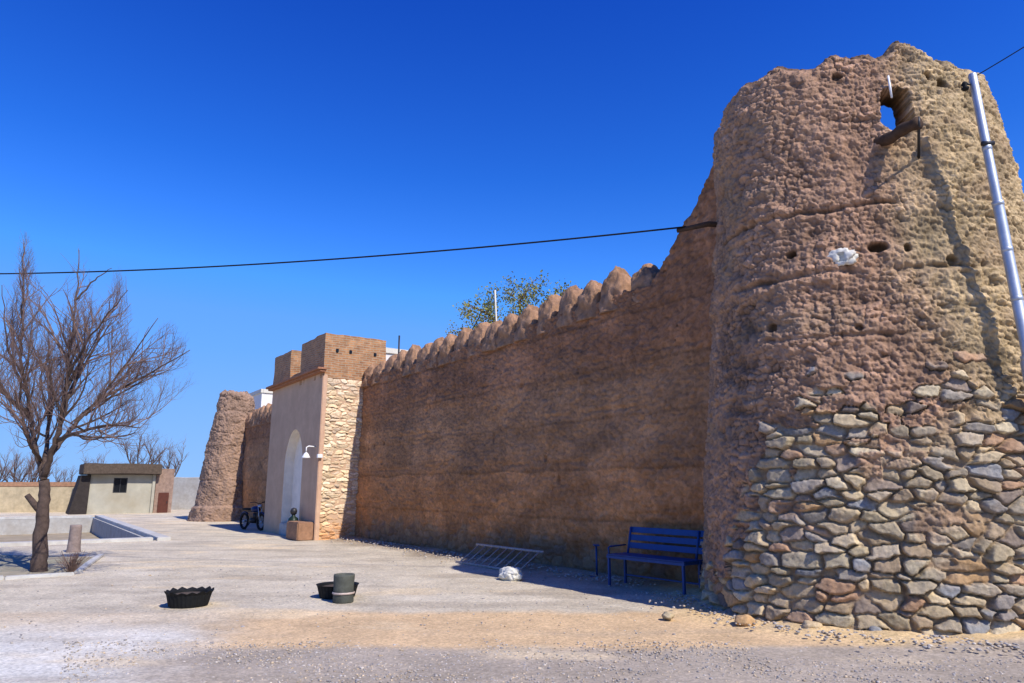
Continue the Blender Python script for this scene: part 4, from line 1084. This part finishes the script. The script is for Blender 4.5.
# ================================================================== MOTORCYCLE
def moto():
    NB = mat('navy_enamel', (.012, .03, .11), rough=.35, var=.1, bump=0)
    p = G(252, 530)
    root = empty('motorcycle', p, ROTW+math.pi+.25, label='dark blue motorcycle parked in shade beside the gatehouse front', cat='motorcycle')
    def wheel(x, s=.0):
        bm = bmesh.new(); n = 28; m_ = 8; R0 = .27; r0 = .045
        ring = [[bm.verts.new((x+(R0+r0*math.cos(2*math.pi*j/m_))*math.cos(2*math.pi*i/n), r0*math.sin(2*math.pi*j/m_), .315+(R0+r0*math.cos(2*math.pi*j/m_))*math.sin(2*math.pi*i/n))) for j in range(m_)] for i in range(n)]
        for i in range(n):
            for j in range(m_): bm.faces.new((ring[i][j], ring[(i+1) % n][j], ring[(i+1) % n][(j+1) % m_], ring[i][(j+1) % m_]))
        t = link('wheel', bm_mesh('wheel', bm), M['rubber'], root)
        bm = bmesh.new()
        for k in range(12):
            a_ = k*math.pi/6; tube(bm, [(x, 0, .315), (x+.235*math.cos(a_), 0, .315+.235*math.sin(a_))], .006, 4)
        tube(bm, [(x, -.05, .315), (x, .05, .315)], .04, 10)
        link('rim', bm_mesh('rim', bm), M['steel'], t)
    wheel(-.62); wheel(.62)
    def part(name, m, fn, smooth=True):
        bm = bmesh.new(); fn(bm); link(name, bm_mesh(name, bm), m, root, smooth=smooth)
    part('fork', M['steel'], lambda b: [tube(b, [(.62, s, .315), (.42, s, .95)], .018, 8) for s in (-.07, .07)])
    part('frame', M['dark_steel'], lambda b: [tube(b, [(.42, 0, .85), (.1, 0, .30), (-.25, 0, .28), (-.62, 0, .315)], .02, 8), tube(b, [(.42, 0, .85), (-.1, 0, .68), (-.6, 0, .66), (-.25, 0, .28)], .02, 8)])
    def tank(b):
        bmesh.ops.create_icosphere(b, subdivisions=3, radius=1, matrix=Matrix.Translation((.16, 0, .77)) @ Matrix.Diagonal((.27, .14, .12, 1)))
    part('tank', NB, tank)
    part('saddle', M['rubber'], lambda b: box(b, (-.35, 0, .76), (.68, .22, .09), bev=.035))
    part('engine', M['dark_steel'], lambda b: [box(b, (.02, 0, .36), (.30, .22, .2), bev=.04), tube(b, [(.1, 0, .42), (.15, 0, .62)], .08, 12)])
    part('exhaust', M['steel'], lambda b: tube(b, [(.2, .1, .5), (.22, .12, .28), (-.1, .13, .25), (-.8, .13, .33)], [.02, .02, .025, .04], 10))
    part('handlebar', M['dark_steel'], lambda b: tube(b, [(.3, -.34, 1.02), (.38, -.2, 1.04), (.42, 0, .98), (.38, .2, 1.04), (.3, .34, 1.02)], .014, 8))
    part('headlight', M['steel'], lambda b: lathe(b, [(.001, 0), (.08, .02), (.085, .08), (.001, .12)], 16, (.47, 0, .84)))
    for x, a0, a1 in ((.62, .7, 2.3), (-.62, .9, 2.9)):
        part('mudguard', NB, lambda b: tube(b, [(x+.34*math.cos(t), 0, .315+.34*math.sin(t)) for t in np.linspace(a0, a1, 10)], .035, 6))
    part('side_stand', M['dark_steel'], lambda b: tube(b, [(-.05, -.05, .3), (-.1, -.24, .01)], .012, 6))
moto()
# ================================================================== CAMERA, SUN, SKY
cd = bpy.data.cameras.new('camera'); cam = bpy.data.objects.new('camera', cd); COL.objects.link(cam); sc.camera = cam
cam.location = (0, 0, CAMZ); cam.rotation_euler = (math.pi/2+PITCH, 0, 0)
cd.sensor_width = 36; cd.lens = F/1024*36; cd.clip_end = 3000; cd.clip_start = .05
SAZ, SEL = 138.5, 47.0
sd = bpy.data.lights.new('sun', 'SUN'); sun = bpy.data.objects.new('sun', sd); COL.objects.link(sun)
sd.energy = 5.0; sd.angle = R(.53); sd.color = (1, .93, .82)
dv = Vector((math.sin(R(SAZ))*math.cos(R(SEL)), math.cos(R(SAZ))*math.cos(R(SEL)), math.sin(R(SEL))))
sun.rotation_euler = dv.to_track_quat('Z', 'Y').to_euler(); sun.location = (20, -20, 30)
wd = bpy.data.worlds.new('World'); sc.world = wd; wd.use_nodes = True; nt = wd.node_tree; N, L = nt.nodes, nt.links
bg = N['Background']; sky = N.new('ShaderNodeTexSky'); sky.sky_type = 'NISHITA'; sky.sun_disc = False
sky.sun_elevation = R(SEL); sky.sun_rotation = R(SAZ); sky.altitude = 1400; sky.air_density = 1.0; sky.dust_density = .25; sky.ozone_density = 2.5
hs = N.new('ShaderNodeHueSaturation'); hs.inputs['Saturation'].default_value = 1.15; hs.inputs['Value'].default_value = 1.0
tcw = N.new('ShaderNodeTexCoord'); sxyz = N.new('ShaderNodeSeparateXYZ'); L.new(tcw.outputs['Generated'], sxyz.inputs[0])
rp = N.new('ShaderNodeValToRGB'); e_ = rp.color_ramp.elements
e_[0].position = 0.0; e_[0].color = (1.0, 1.0, .92, 1); e_[1].position = .72; e_[1].color = (.08, .36, 1.0, 1)
m_ = rp.color_ramp.elements.new(.18); m_.color = (.56, .80, 1.0, 1); m_ = rp.color_ramp.elements.new(.42); m_.color = (.23, .57, 1.0, 1)
L.new(sxyz.outputs['Z'], rp.inputs[0])
tv = N.new('ShaderNodeVectorMath'); tv.operation = 'MULTIPLY'; L.new(rp.outputs[0], tv.inputs[1])
mn = N.new('ShaderNodeVectorMath'); mn.operation = 'MINIMUM'; mn.inputs[1].default_value = (1.5, 2.5, 4.4)
s2 = N.new('ShaderNodeVectorMath'); s2.operation = 'SCALE'; s2.inputs['Scale'].default_value = 2.95
L.new(sky.outputs[0], hs.inputs['Color']); L.new(hs.outputs[0], mn.inputs[0]); L.new(mn.outputs[0], tv.inputs[0]); L.new(tv.outputs[0], s2.inputs[0]); L.new(s2.outputs[0], bg.inputs['Color'])
bg.inputs['Strength'].default_value = .084
sc.view_settings.view_transform = 'Standard'; sc.view_settings.look = 'None'; sc.view_settings.exposure = 0; sc.view_settings.gamma = .84
